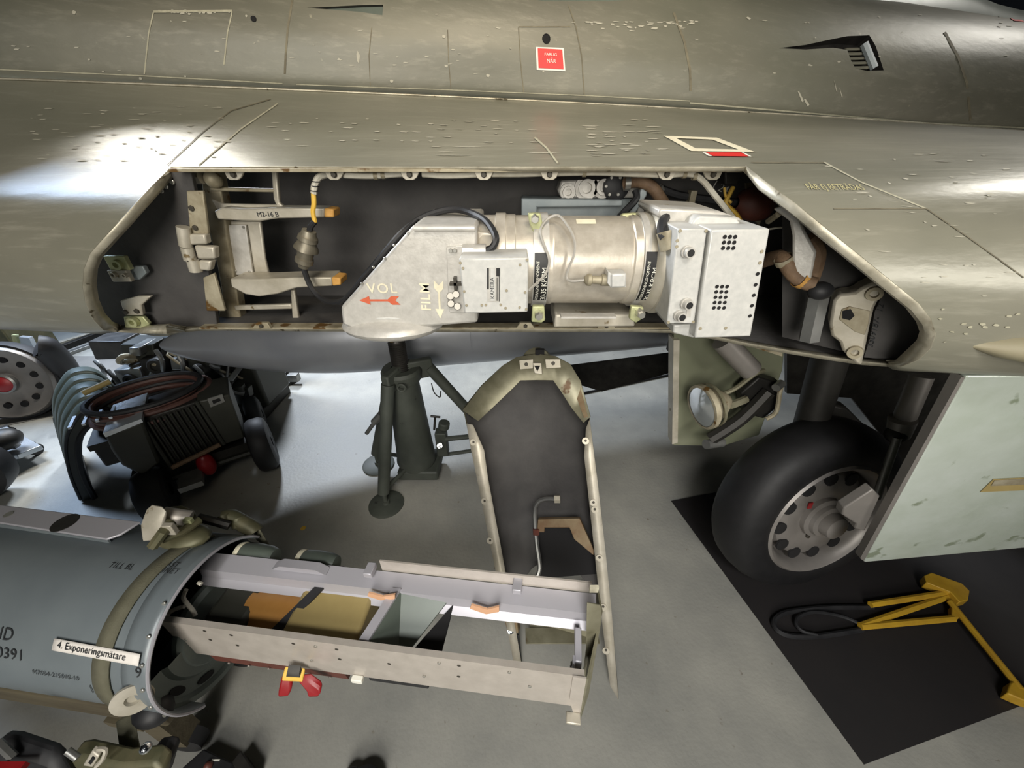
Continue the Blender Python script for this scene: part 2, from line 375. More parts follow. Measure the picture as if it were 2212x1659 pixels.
def skin_part(name, mb, m, S, sgn):
    """sheet metal with the exact surface normals, so that the cut-outs leave no dents in the shading"""
    me = bpy.data.meshes.new(name); me.from_pydata([tuple(p) for p in mb.v], [], mb.f); me.validate()
    bm = bmesh.new(); bm.from_mesh(me)
    for f in bm.faces:
        f.smooth = True; uv = mb.uv[f.verts[0].index]
    bm.normal_update(); bm.faces.ensure_lookup_table()
    flip = [f for f in bm.faces if f.normal.dot(nrm(S, *mb.uv[f.verts[0].index], sgn)) < 0]
    bmesh.ops.reverse_faces(bm, faces=flip); bm.to_mesh(me); bm.free()
    me.normals_split_custom_set_from_vertices([tuple(nrm(S, u, max(.02, min(t, 10.9)), sgn)) for u, t in mb.uv])
    me.materials.append(M[m]); ob = bpy.data.objects.new(name, me); COL.objects.link(ob); ob.parent = ac; ob.location = -ac.location
    return ob
SG1 = -1 if nrm(S1, 0, 2, 1).z < 0 else 1
SG2 = -1 if nrm(S2, 0, 5, 1).z < 0 else 1

# opening in the leading edge
top = [(a, 359) for a in range(370, 1612, 40)] + [(1612, 359)]
right = [(1660, 396), (1720, 440), (1780, 489), (1840, 537), (1900, 586), (1945, 622), (1985, 655), (2012, 690), (2022, 722), (2012, 752), (1985, 778), (1950, 792)]
bottom = [(1915, 794), (1860, 789), (1780, 775), (1700, 760), (1620, 744), (1540, 727), (1450, 714), (1350, 712), (1200, 712), (1050, 712), (900, 712), (750, 712), (600, 712), (480, 712), (430, 713), (400, 717)]
left = [(360, 722), (300, 726), (252, 726), (222, 713), (200, 690), (184, 655), (178, 618), (181, 580), (195, 546), (218, 520), (255, 480), (300, 430), (340, 388)]
def wbot(px, py):
    p = P(px, py, z=1.204); lo, hi = 6.5, 9.9
    for _ in range(30):
        m_ = (lo + hi) / 2
        if S1(p.x, m_).y < p.y: lo = m_
        else: hi = m_
    return (p.x, lo)
open_uv = [W(*q) for q in top + right] + [wbot(*q) for q in bottom] + [W(*q) for q in left]
ac = thing('aircraft', 'olive grey jet aircraft with an open bay in its wing leading edge', 'aircraft', (0.2, 1.6, 0))
ts1 = [i * .25 for i in range(0, 13)] + [3.0 + i * .16 for i in range(1, 40)] + [9.5, 10, 10.5, 11]
ts1 = sorted(set(round(t, 3) for t in ts1 if t <= 11))
skin_mb = surface(S1, -2.6, 2.6, 74, ts1, [open_uv])
skin_part('wing_skin', skin_mb, 'skin', S1, SG1)
# worn metal flange round the opening
def inset(seq, d):
    n = len(seq); out = []
    for i in range(n):
        a = V(seq[i - 1]); b = V(seq[(i + 1) % n]); t = (b - a).normalized(); nn = V((-t.y, t.x)); out.append((seq[i][0] + nn.x * d(seq[i]), seq[i][1] + nn.y * d(seq[i])))
    return out
allpx = top + right + bottom + left
def dw(q):
    if q[1] < 365: return 9
    if q[0] > 1610: return 20 if q[1] < 790 else 8
    if q[0] < 420: return 17
    return 6
inn = inset(allpx, dw)
nt_, nr, nb = len(top), len(right), len(bottom)
inner_pts = []
for i, q in enumerate(inn):
    if nt_ + nr <= i < nt_ + nr + nb:
        b = allpx[i]; uv = wbot(*b); p = surfpt(S1, uv, 0, 1) + V((0, -.001, .007)); inner_pts.append(p)
    else:
        o = S1(*open_uv[i]); D_ = proj(o)[2]; inner_pts.append(P(q[0], q[1], D=D_ + .012))
outer_pts = [S1(*uv) for uv in open_uv]
deep = [p + V((0, .012, .001)) for p in inner_pts]
mb = MB(); n = len(outer_pts)
mb.grid([outer_pts, inner_pts, deep], closed=True)
part('opening_flange', mb, 'rim', ac, solid=.002, label='worn bare metal flange round the bay opening')

bot3 = [S1(*wbot(*q)) + V((0, .004, .006)) for q in [(1985, 776), (1950, 790)][1:] + bottom + [(360, 720), (300, 722)]]
part('bay_floor', MB().grid([bot3, [V((p.x, max(p.y, .86), 1.212)) for p in bot3], [V((p.x, 1.12, 1.212)) for p in bot3]]), 'liner', ac, 'dark floor of the bay')
# ------------------------------------------------------------------ fuselage side with two flush air inlets
in1 = [(1682, 104), (1740, 97), (1800, 84), (1830, 78), (1878, 76), (1892, 100), (1909, 152), (1872, 153), (1848, 148), (1838, 130), (1830, 108), (1800, 103), (1740, 107)]
in2 = [(662, 17), (720, 14), (780, 11), (828, 10), (826, 33), (780, 26), (720, 21)]
uv1 = [U2(*q) for q in in1]; uv2 = [U2(*q) for q in in2]
fus = surface(S2, -2.8, 2.8, 76, [i * .25 for i in range(0, 29)], [uv1, uv2])
skin_part('fuselage_side', fus, 'fuse', S2, SG2)
for nm, px_, uvs, dep in (('air_inlet', in1, uv1, .045), ('air_inlet', in2, uv2, .03)):
    sg = -1 if nrm(S2, 0, 5, 1).z < 0 else 1
    x0 = min(q[0] for q in px_); x1 = max(q[0] for q in px_)
    rows = [[S2(*u) for u in uvs], [surfpt(S2, u, -dep * (.08 + .92 * (q[0] - x0) / (x1 - x0)), sg) for u, q in zip(uvs, px_)]]
    mb = MB(); mb.grid(rows, closed=True); k = len(rows[1]); mb.add(rows[1], [tuple(range(k))])
    inl = part(nm, mb, M['darksteel'], ac)
    if dep > .04:
        for j in range(5):
            y_ = 107 + j * 10
            a = P(1826 + j * 4, y_, D=proj(rows[0][7])[2] + .0); b = P(1866 + j * 3, y_ - 1, D=proj(rows[0][7])[2] + .012)
            part('inlet_vane', MB().tube([a, b], .0045, 6, 1), 'skin', inl)
        mb = MB().tube([P(1866, 95, D=proj(rows[0][5])[2] + .005), P(1888, 148, D=proj(rows[0][7])[2] + .005)], .012, 8, 1); part('inlet_lip', mb, 'greygreen', inl)

def ribbon_on(name, pts, wpx, m, f, label=None, off=.0012, n=14, dense=True):
    """a thin strip lying on the skin along surveyed points"""
    q = [V(p) for p in pts]
    if dense:
        r = []
        for i in range(len(q) - 1):
            k = max(2, int((q[i + 1] - q[i]).length / 40)); r += [q[i].lerp(q[i + 1], j / k) for j in range(k)]
        q = r + [q[-1]]
    A, B = [], []
    for i, p in enumerate(q):
        t = (q[min(i + 1, len(q) - 1)] - q[max(i - 1, 0)]).normalized(); nn = V((-t.y, t.x)) * wpx / 2
        A.append(f(p.x + nn.x, p.y + nn.y, off)); B.append(f(p.x - nn.x, p.y - nn.y, off))
    return part(name, MB().grid([A, B]), m, ac, label, smooth=True)
# frame joints and hatch outlines on the fuselage
for pl_, wd, m_ in (([(632, 0), (622, 60), (617, 120), (614, 195)], 4.5, 'seam'), ([(803, 60), (797, 120), (800, 185)], 2, 'seam'), ([(967, 65), (969, 130), (974, 192)], 2, 'seam'),
                    ([(1120, 60), (1124, 130), (1131, 200)], 2.2, 'seam'), ([(1228, 12), (1244, 60), (1256, 120), (1262, 205)], 2.5, 'seam'), ([(1455, 28), (1478, 90), (1490, 150), (1493, 238)], 5, 'seam'),
                    ([(2040, 70), (2070, 125), (2088, 180), (2096, 260)], 6, 'seam'), ([(332, 28), (322, 70), (312, 160)], 3, 'chalk'), ([(502, 26), (492, 70), (484, 140)], 3, 'chalk'), ([(332, 26), (502, 24)], 5, 'chalk'),
                    ([(0, 150), (300, 163), (610, 180)], 2.4, 'chalk'), ([(640, 182), (1000, 195), (1260, 206), (1490, 218)], 2.0, 'chalk'), ([(1490, 222), (1760, 245), (2000, 265), (2212, 276)], 3, 'chalk'), ([(1120, 58), (1232, 58)], 2, 'seam')):
    ribbon_on('panel_seam', pl_, wd, m_, fpt)
part('root_strip', MB().grid([[S1(-2.6 + 5.2 * i / 60, t) + V((0, -.003, .003)) for i in range(61)] for t in (0, .03, .06)]), 'rim', ac, 'pale strip along the wing root', solid=.004)
# joints, hatch edges and marks on the wing
for pl_, wd, m_ in (([(362, 358), (440, 285), (500, 240), (585, 215)], 2.2, 'seam'), ([(430, 358), (520, 280), (600, 225)], 3, 'chalk'), ([(1155, 298), (1180, 320), (1205, 354)], 4, 'chalk'),
                    ([(1622, 352), (1780, 352)], 2, 'seam'), ([(1800, 452), (2000, 452), (2100, 520), (2211, 600)], 2.5, 'seam'), ([(1780, 352), (1860, 395), (2000, 452)], 3, 'chalk')):
    ribbon_on('panel_seam', pl_, wd, m_, wpt)
mb = MB()
for q in ((1478, 500, 0), ):
    pass
def sign_on(name, quad, m, f, label=None, off=.0018, nx=5, ny=4, parent=None):
    rows = []
    for j in range(ny + 1):
        r = []
        for i in range(nx + 1):
            a = V(quad[0]).lerp(V(quad[1]), i / nx); b = V(quad[3]).lerp(V(quad[2]), i / nx); c = a.lerp(b, j / ny); r.append(f(c.x, c.y, off))
        rows.append(r)
    return part(name, MB().grid(rows), m, parent or ac, label)
def quad_fn(quad, f, off, w_, h_):
    def g(a, b):
        i = a / w_; j = 1 - b / h_
        p = V(quad[0]).lerp(V(quad[1]), i); q = V(quad[3]).lerp(V(quad[2]), i); c = p.lerp(q, j); return f(c.x, c.y, off)
    return g
sg_ = sign_on('warning_plate', [(1157, 102), (1217, 104), (1221, 154), (1159, 151)], 'white', fpt, 'red warning plate with white border')
q = [(1161, 105), (1214, 108), (1217, 150), (1163, 147)]
sign_on('red_field', q, 'red', fpt, off=.0030, parent=sg_)
text('lettering', 'NÄR', 'white', sg_, quad_fn([(1180, 127), (1200, 128), (1200, 137), (1180, 136)], fpt, .0042, 2.05, .72), 1)
text('lettering', 'FARLIG', 'white', sg_, quad_fn([(1175, 115), (1203, 116), (1203, 122), (1175, 121)], fpt, .0042, 3.3, .72), 1)
# white outlined lozenge on the wing
fr = [[(1433, 295), (1548, 299), (1556, 304), (1452, 300)], [(1548, 299), (1630, 330), (1600, 327), (1540, 304)], [(1630, 330), (1493, 328), (1497, 322), (1606, 325)], [(1493, 328), (1433, 295), (1458, 299), (1508, 325)]]
mb = MB()
for qd in fr:
    rows = []
    for j in range(3):
        rows.append([wpt(*(V(qd[0]).lerp(V(qd[1]), i / 8).lerp(V(qd[3]).lerp(V(qd[2]), i / 8), j / 2)), .0016) for i in range(9)])
    mb.grid(rows)
part('step_marking', mb, 'cream', ac, 'cream painted outline on the wing top')
sg_ = sign_on('red_plate', [(1524, 331), (1600, 331), (1616, 340), (1540, 339)], 'red', wpt, 'small red plate below the cream outline')
sign_on('white_edge', [(1517, 331), (1523, 331), (1538, 339), (1530, 339)], 'white', wpt, parent=sg_); sign_on('white_edge', [(1601, 331), (1606, 331), (1623, 340), (1617, 340)], 'white', wpt, parent=sg_)
sign_on('red_plate', [(2170, 33), (2212, 32), (2212, 48), (2190, 46)], 'red', fpt, 'red plate at the upper right')
bm_ = [fpt(1180, 84, .001)]
mb = MB(); c = fpt(1180, 84, .001); nn = (fpt(1180, 84, .1) - c).normalized(); mb.lathe(c, nn, [(0, 1e-5), (0, .011), (.0015, .011), (.0015, .012), (0, .0125)], 14); part('drain_hole', mb, 'dark', ac)
c = fpt(548, 41, .001); nn = (fpt(548, 41, .1) - c).normalized(); part('drain_hole', MB().lathe(c, nn, [(.001, 1e-5), (.001, .006), (0, .007)], 10), 'dark', ac)
# faint yellow stencil on the wing: a worn line of letters
M['pale_yellow'] = mat('pale_yellow_stencil', (176, 168, 122), (160, 152, 112), .7, 0, 60)
text('worn_stencil', 'FÅR EJ BETRÄDAS', M['pale_yellow'], ac, quad_fn([(1735, 398), (1880, 400), (1890, 412), (1745, 411)], wpt, .0014, 9.2, .72), 1, 'worn yellow stencil line')
# pale paint chips near the nose at the aft end of the bay
mb = MB()
for (a, b, r_) in ((2031, 688, 5), (2035, 668, 4), (2082, 699, 5), (2094, 706, 6), (2122, 699, 7), (2127, 706, 6), (2150, 702, 5), (2056, 716, 4), (2086, 720, 4), (2176, 706, 4), (2180, 682, 5), (2040, 738, 3), (2198, 678, 5)):
    k = 7; ring = []
    for i in range(k):
        an = 2 * pi * i / k; rr = r_ * random.uniform(.5, 1.2); ring.append(wpt(a + math.cos(an) * rr * 1.4, b + math.sin(an) * rr * .6, .0012))
    mb.add(ring, [tuple(range(k))])
part('paint_chips', mb, 'chalk', ac, kind='stuff')
# rows of chalky dashes and scuffs worn into the wing top and the fuselage side
rs = random.Random(11)
def in_open(a, b_):
    c = False; j = len(allpx) - 1
    for i in range(len(allpx)):
        p, q = allpx[i], allpx[j]
        if (p[1] > b_) != (q[1] > b_) and a < (q[0] - p[0]) * (b_ - p[1]) / (q[1] - p[1]) + p[0]: c = not c
        j = i
    return c
def scuffs(name, spots, f):
    mb = MB(); spots = [s_ for s_ in spots if not (in_open(s_[0], s_[1] + 6) or in_open(s_[0] - 25, s_[1] + 10) or in_open(s_[0] + s_[2] + 12, s_[1] + 6))]
    for a, b_, ln_, th_, sl in spots:
        q = [(a, b_), (a + ln_ * .3, b_ - th_ * .5 + sl * .3), (a + ln_, b_ + sl), (a + ln_ * .7, b_ + th_ + sl * .7), (a + ln_ * .2, b_ + th_ * .8)]
        mb.add([f(x_, y_, .0011) for x_, y_ in q], [tuple(range(5))])
    return part(name, mb, 'scuff', ac, kind='stuff')
M['scuff'] = mat('pale_worn_paint', (164, 160, 144), (178, 174, 158), .6, 0, 40)
sp_w = []
for r_ in range(9):
    y_ = 256 + r_ * 9 + (r_ > 5) * 4
    x_ = 560 - r_ * 8 + rs.uniform(0, 40)
    while x_ < 1160:
        ln_ = rs.uniform(4, 26) if r_ < 6 else rs.uniform(20, 110)
        if rs.random() < .42: sp_w.append((x_, y_ + rs.uniform(-1.5, 1.5) + (x_ - 560) * .012, ln_, rs.uniform(.8, 1.8), .2))
        x_ += ln_ + rs.uniform(5, 34)
for _ in range(60): sp_w.append((rs.uniform(60, 480), rs.uniform(225, 350), rs.uniform(6, 28), rs.uniform(.8, 2), rs.uniform(-1, 1)))
for _ in range(40): sp_w.append((rs.uniform(1250, 1420), rs.uniform(258, 340), rs.uniform(6, 40), rs.uniform(.8, 1.8), rs.uniform(-.6, .6)))
for _ in range(50): sp_w.append((rs.uniform(1750, 2170), rs.uniform(320, 640), rs.uniform(6, 34), rs.uniform(.8, 2.2), rs.uniform(-1, 2)))
scuffs('worn_dashes', sp_w, wpt)
sp_f = [(1722, 196, 14, 9, 22), (1736, 214, 12, 8, 12), (1800, 172, 8, 6, 26), (1812, 190, 8, 6, 20), (156, 26, 10, 6, 0), (190, 128, 6, 3, 0), (300, 168, 8, 4, 0), (398, 164, 5, 3, 0), (530, 34, 5, 4, 0), (1612, 38, 10, 4, 2), (1050, 162, 8, 5, 0), (770, 118, 8, 18, 2), (955, 78, 8, 5, 0), (960, 142, 8, 4, 0), (842, 174, 8, 5, 0)]
for _ in range(46): sp_f.append((rs.uniform(330, 500), rs.uniform(22, 30), rs.uniform(3, 9), rs.uniform(1, 4), 0))
for _ in range(60): sp_f.append((rs.uniform(0, 2180), rs.uniform(30, 160), rs.uniform(3, 14), rs.uniform(.7, 2.2), rs.uniform(-1, 1)))
for _ in range(40): sp_f.append((rs.uniform(1260, 1500), rs.uniform(45, 62), rs.uniform(3, 16), rs.uniform(1, 3), 0))
scuffs('worn_spots', sp_f, fpt)
# blister fairing at the right edge
c0 = wpt(2200, 745, .0)
mb = MB(); rows = []
for i in range(13):
    u = i / 12; x = .772 + u * .75
    half = .068 * math.sin(min(1, u * 2.6) * pi / 2) ** .7 + .002
    base = S1(x, 6.7)
    row = []
    for j in range(13):
        an = pi * j / 12
        row.append(base + V((0, -math.sin(an) * half * .95 + .01, math.cos(an) * half * .62 + .0)))
    rows.append(row)
mb.grid(rows); part('blister_fairing', mb, 'fairing', ac, 'beige blister fairing on the leading edge')
# upper spine behind the fuselage shoulder
(dx0, dt0), (dx1, dt1) = U2(1450, 6), U2(2205, 21); dt1 = max(dt1, dt0 + .2)
rows = []
for i in range(30):
    x = -2.8 + 5.6 * i / 29; b = S2(x, dt0 + (dt1 - dt0) * (x - dx0) / (dx1 - dx0))
    b = b + V((0, .01, .02 if x < .5 else .0)); rows.append([b + V((0, -.002, -.012)), b + V((0, .006, .006)), b + V((0, .03, .05)), b + V((0, .12, .12)), b + V((0, .4, .15))])
part('dorsal_spine', MB().grid(rows), 'greenbox', ac, 'dark green grey spine along the top')
# ------------------------------------------------------------------ inside of the bay (parts of the aircraft)
BY = 1.13
part('bay_back_wall', MB().box((0, BY + .01, 1.401), (2.3, .02, .40)), 'liner', ac, smooth=False, label='charcoal lined back of the bay')
def plate(name, pts, y, th, m, parent=None, label=None, bev=.002, pl=None):
    q = PX(pts, pl=pl) if pl else PX(pts, y=y)
    n = (0, th, 0)
    return part(name, MB().prism(q, n), m, parent or ac, label, bev=bev)
plate('bay_end_panel', [(372, 366), (412, 372), (425, 440), (452, 600), (470, 706), (300, 706), (205, 700), (172, 640), (176, 560), (240, 480)], .895, .012, 'liner', label='black lined closing panel at the forward end of the bay')
n2 = V((.6, 1, 0)).normalized(); pr = V((.52, .865, 1.4))
def RP(a, b, o=0): return P(a, b, pl=(pr + n2 * o, n2))
rp = [(1690, 455), (1720, 452), (1800, 516), (1905, 592), (2000, 680), (2014, 716), (2010, 755), (1970, 782), (1900, 778), (1800, 754), (1690, 728)]
mb = MB().prism([RP(*q) for q in rp], n2 * .012); part('bay_end_panel', mb, 'liner', ac, 'black lined closing panel at the aft end of the bay')
# the aft panel's floor plate
mb = MB().prism(PX([(1590, 712), (1690, 745), (1690, 770), (1600, 742)], y=.86), (0, .15, .0)); part('bay_floor_plate', mb, 'castrust', ac)
# upper lip strip with hanging nut plates
part('upper_lip', MB().box((-.11, .88, 1.556), (1.12, .05, .006)), 'castrust', ac, bev=.001)
for x_ in (505, 722, 885, 1045, 1187, 1440, 1540):
    q = PX([(x_ - 24, 364), (x_ + 24, 364), (x_ + 15, 384), (x_ + 8, 389), (x_ - 8, 389), (x_ - 15, 384)], y=.875)
    pl_ = part('nut_plate', MB().prism(q, (0, .006, 0)), 'cast', ac, bev=.001)
    bolts('screw', [P(x_, 377, y=.874)], (0, -1, 0), .006, .006, 'darkbolt', pl_)
q = PX([(1404, 364), (1556, 364), (1556, 372), (1404, 372)], y=.885); part('lip_bracket', MB().prism(q, (0, .004, 0)), 'cast', ac)
# lower lip with nut plates
part('lower_lip', MB().prism([P(430, 711, z=1.214), P(1445, 711, z=1.214), P(1445, 711, z=1.214) + V((0, .03, 0)), P(430, 711, z=1.214) + V((0, .03, 0))], (0, 0, .004)), 'castrust', ac)
for x_ in (565, 1135, 1310):
    q = PX([(x_ - 20, 709), (x_ + 20, 709), (x_ + 12, 698), (x_ - 12, 698)], y=.865)
    pl_ = part('nut_plate', MB().prism(q, (0, .01, 0)), 'castrust', ac, bev=.001); bolts('screw', [P(x_, 704, y=.864)], (0, -1, 0), .005, .005, 'darkbolt', pl_)
# forward hinge frame
hf = part('hinge_frame', MB().prism(PX([(432, 372), (470, 372), (482, 440), (492, 520), (508, 610), (522, 702), (462, 704), (470, 690), (480, 640), (470, 580), (452, 500), (440, 440)], y=.955), (0, .03, 0)), 'castrust', ac, 'cast frame at the forward end of the bay', bev=.003)
def arm(name, pts, y=.945, th=.03, m='cast', parent=None, lab=None, bev=.003): return part(name, MB().prism(PX(pts, y=y), (0, th, 0)), m, parent or hf, lab, bev=bev)
arm('cross_bar', [(452, 404), (595, 408), (597, 416), (452, 413)], .95, .012, 'castrust', lab='thin yellowed bar')
arm('upright_bar', [(585, 367), (597, 367), (603, 438), (618, 452), (600, 452), (590, 430)], .95, .012)
arm('cross_bar', [(480, 440), (600, 442), (612, 452), (600, 458), (470, 456), (455, 430)], .95, .012)
arm('support_arm', [(462, 456), (480, 448), (520, 452), (600, 449), (700, 450), (700, 470), (600, 472), (560, 478), (520, 477), (470, 474)], .92, .05)
arm('arm_tip', [(700, 450), (720, 452), (721, 470), (700, 470)], .921, .04, 'orange', lab='orange painted tip')
arm('support_arm', [(497, 602), (560, 603), (640, 600), (716, 599), (718, 618), (640, 622), (600, 635), (560, 641), (530, 636), (500, 620)], .91, .06)
arm('arm_tip', [(716, 599), (735, 601), (736, 616), (718, 618)], .911, .045, 'orange', lab='orange painted tip')
arm('cross_bar', [(505, 661), (628, 657), (630, 668), (508, 671)], .95, .012)
arm('upright_bar', [(627, 626), (636, 626), (643, 680), (650, 704), (632, 704)], .95, .012)
arm('web_plate', [(466, 478), (562, 478), (572, 560), (582, 600), (498, 602), (480, 560)], .975, .01)
cp = arm('cover_plate', [(484, 486), (530, 486), (546, 590), (540, 594), (506, 594), (500, 580)], .965, .006, 'silver', lab='smooth silver cover plate', bev=.001)
bolts('screw', [P(509, 586, y=.964), P(539, 587, y=.964), P(489, 491, y=.964), P(526, 491, y=.964)], (0, -1, 0), .003, .002, 'bolt', cp)
text('lettering', 'M2-16 B', 'blackprint', hf, plane_fn(P(556, 468, y=.9185), (1, 0, 0), (.0, 0, 1)), .014)
# hinge with knuckles
hp = part('hinge_leaf', MB().prism(PX([(402, 412), (438, 412), (450, 505), (410, 505)], y=.886), (0, .008, 0)), 'castrust', ac, bev=.002)
part('hinge_leaf', MB().prism(PX([(438, 600), (462, 590), (486, 672), (446, 672)], y=.886), (0, .008, 0)), 'castrust', ac, bev=.002)
bolts('screw', [P(414, 450, y=.885), P(422, 492, y=.885)], (0, -1, 0), .006, .003, 'darkbolt', hp)
for a, b in (((396, 490), (402, 532)), ((404, 534), (412, 562)), ((416, 560), (424, 586))):
    part('hinge_knuckle', MB().cyl(P(*a, y=.876), P(*b, y=.876), .013, seg=10), 'cast', ac)
for pts in ([(400, 506), (442, 506), (446, 528), (404, 530)], [(418, 530), (462, 534), (464, 560), (426, 560)], [(428, 562), (456, 564), (452, 586), (430, 584)]):
    part('hinge_tongue', MB().prism(PX(pts, y=.874), (0, .02, 0)), 'cast', ac, bev=.004)
part('hinge_rod', MB().tube(PX([(386, 378), (410, 382), (436, 382)], y=.93), .014, 8, 1), 'cast', ac); part('pivot_ball', MB().ball(P(461, 387, y=.94), .018), 'castrust', ac)
# fittings on the forward panel
def fitting(px, py, w_, h_, y, m='lug', nm='latch_plate', eye=()):
    o = part(nm, MB().box(P(px, py, y=y), (w_, .012, h_)), m, ac, bev=.002)
    for (a, b, r_) in eye:
        c = P(a, b, y=y - .006); part('latch_bush', MB().lathe(c, (0, -1, 0), [(-.004, r_), (.008, r_), (.008, r_ * .55), (-.004, r_ * .5), (-.004, 1e-5)], 14), m, o)
    return o
fitting(257, 567, .045, .03, .86, eye=((256, 571, .011),)); fitting(262, 595, .042, .026, .855, 'cast', eye=((249, 592, .006), (273, 594, .005)))
part('latch_ear', MB().prism(PX([(283, 575), (308, 575), (316, 590), (302, 604), (284, 606)], y=.87), (0, .012, 0)), 'greygreen', ac, bev=.002)
o = part('latch_plate', MB().prism(PX([(258, 650), (296, 640), (326, 640), (304, 660), (308, 682), (270, 682), (264, 668)], y=.862), (0, .012, 0)), 'cast', ac, bev=.003)
bolts('screw', [P(272, 674, y=.861), P(296, 672, y=.861)], (0, -1, 0), .006, .004, 'darkbolt', o)
o = part('latch_plate', MB().prism(PX([(266, 684), (308, 684), (322, 700), (318, 710), (270, 708)], y=.868), (0, .01, 0)), 'lug', ac, bev=.002)
part('latch_bush', MB().lathe(P(291, 694, y=.866), (0, -1, 0), [(0, .012), (.01, .012), (.01, .006), (0, .006), (0, 1e-5)], 14), 'lug', o)
bolts('rivet', [P(373, 393, y=.893), P(360, 403, y=.893), P(350, 412, y=.893)], (0, -1, 0), .005, .004, 'bolt', ac, hexa=False)

# white harness, connector
mb = MB().tube([P(712, 376, y=.90), P(690, 382, y=.885), P(680, 400, y=.88), P(678, 418, y=.88)], .0065, 8); part('white_cable', mb, 'wire', ac, 'white sleeved cable end hanging down')
mb = MB().tube([P(677, 416, y=.88), P(678, 440, y=.88), P(676, 458, y=.88), P(680, 480, y=.88)], .005, 8); part('yellow_sleeve', mb, 'yellow', ac, 'yellow sleeve on the cable')
mb = MB().tube([P(680, 478, y=.88), P(672, 488, y=.88), P(668, 500, y=.88)], .006, 8); part('dark_lead', mb, 'black', ac)
for a, b in ((682, 392), (681, 402), (679, 412)): part('cable_tie', MB().lathe(P(a, b, y=.88), (.1, 0, 1), [(-.001, .0075), (.001, .0075)], 10), 'black', ac)
c0 = P(668, 498, y=.88); c1 = P(655, 578, y=.88); ax = c1 - c0; Ln = ax.length
part('cable_connector', MB().lathe(c0, ax, [(0, 1e-5), (0, .014), (Ln * .12, .016), (Ln * .16, .020), (Ln * .26, .021), (Ln * .28, .017), (Ln * .42, .024), (Ln * .50, .026), (Ln * .54, .017), (Ln * .72, .0165), (Ln * .74, .019), (Ln * .86, .019), (Ln * .9, .013), (Ln, .010), (Ln, 1e-5)], 16), 'conn', ac, 'threaded grey cable connector hanging free')
segs = [[(742, 376), (800, 378), (862, 374), (900, 372)], [(912, 374), (960, 377), (1030, 375)], [(1062, 374), (1120, 374), (1175, 372)], [(1198, 372), (1300, 371), (1424, 376)], [(1454, 375), (1490, 374), (1515, 385), (1540, 415), (1570, 452), (1600, 490)]]
for s_ in segs: part('white_cable', MB().tube([P(a, b + 2, y=.89) for a, b in s_], .006, 8), 'wire', ac)
for a, b in ((812, 378), (828, 376), (1262, 372), (1478, 375), (1500, 379)): part('cable_clip', MB().lathe(P(a, b + 2, y=.89), (1, 0, 0), [(-.004, .0075), (.004, .0075)], 10), 'castrust', ac)
# mounting tray and junction behind the lens barrel
tr = part('mount_tray', MB().prism(PX([(1127, 430), (1390, 430), (1392, 486), (1360, 498), (1128, 498)], y=1.02), (0, .08, 0)), 'greygreen', ac, 'grey blue mounting tray behind the camera', bev=.004)
part('tray_rail', MB().prism(PX([(1126, 428), (1345, 432), (1345, 446), (1160, 448), (1160, 498), (1126, 498)], y=.985), (0, .03, 0)), 'greygreen', tr, bev=.003)
jb = part('junction_plate', MB().prism(PX([(1212, 390), (1330, 384), (1395, 408), (1395, 428), (1212, 428), (1205, 412)], y=1.02), (0, .05, 0)), 'silver', ac, 'silver plate with three round connectors', bev=.004)
for a, b, r_ in ((1226, 414, .016), (1266, 405, .024), (1302, 403, .022)):
    part('round_socket', MB().lathe(P(a, b, y=1.015), (0, -1, 0), [(0, r_ * 1.15), (.006, r_ * 1.15), (.006, r_ * .8), (.016, r_ * .8), (.016, r_ * .5), (.006, r_ * .45), (.006, 1e-5)], 16), 'silver', jb)
o = part('round_plug', MB().lathe(P(1328, 402, y=1.015), (0, -1, 0), [(0, .03), (.02, .03), (.024, .022), (.024, 1e-5)], 18), 'black', jb, 'black round plug with a ring of screws')
bolts('screw', [P(1328, 402, y=.99) + V((math.cos(a) * .02, 0, math.sin(a) * .02)) for a in [i * pi / 3 for i in range(6)]], (0, -1, 0), .004, .003, 'bolt', o)
part('dark_shelf', MB().box(P(1255, 381, y=1.03), (.15, .06, .01)), 'dark', ac)
part('brown_hose', MB().tube([P(1350, 396, y=.98), P(1380, 392, y=.96), P(1408, 404, y=.95), P(1428, 430, y=.95), P(1442, 452, y=.96)], .013, 10), 'brownhose', ac, 'brown fabric covered hose')
for a, b, d in ((1354, 396, (1, 0, .1)), (1420, 412, (.6, 0, -.8))): part('hose_band', MB().lathe(P(a, b, y=.965), d, [(-.006, .0155), (.006, .0155)], 12), 'bolt', ac)
lk = part('link_lever', MB().prism(PX([(1385, 408), (1398, 410), (1398, 422), (1372, 462), (1360, 470), (1356, 462), (1380, 424)], y=.95), (0, .012, 0)), 'greygreen', ac, bev=.003)
part('link_post', MB().prism(PX([(1378, 440), (1394, 440), (1390, 475), (1376, 475)], y=.975), (0, .02, 0)), 'silver', ac, bev=.003)
part('black_cable', MB().tube([P(1372, 412, y=.94), P(1374, 430, y=.93), P(1345, 462, y=.92), P(1338, 476, y=.90), P(1370, 488, y=.86), P(1400, 494, y=.84), P(1425, 490, y=.80), P(1434, 470, y=.76), P(1440, 466, y=.745)], .0075, 8), 'black', ac, 'black cable looped to the film magazine')
part('black_pipe', MB().tube([P(1428, 408, y=1.05), P(1470, 422, y=1.04), P(1540, 432, y=1.03), P(1595, 438, y=1.02)], .009, 8), 'black', ac)
part('pipe_clip', MB().box(P(1494, 424, y=1.03), (.014, .02, .026)), 'castrust', ac)
part('rubber_boot', MB().lathe(P(1590, 438, y=1.0), (1, .1, -.05), [(0, .012), (.015, .03), (.05, .04), (.075, .036), (.09, .02), (.09, 1e-5)], 16), 'redbrown', ac, 'red brown rubber boot')
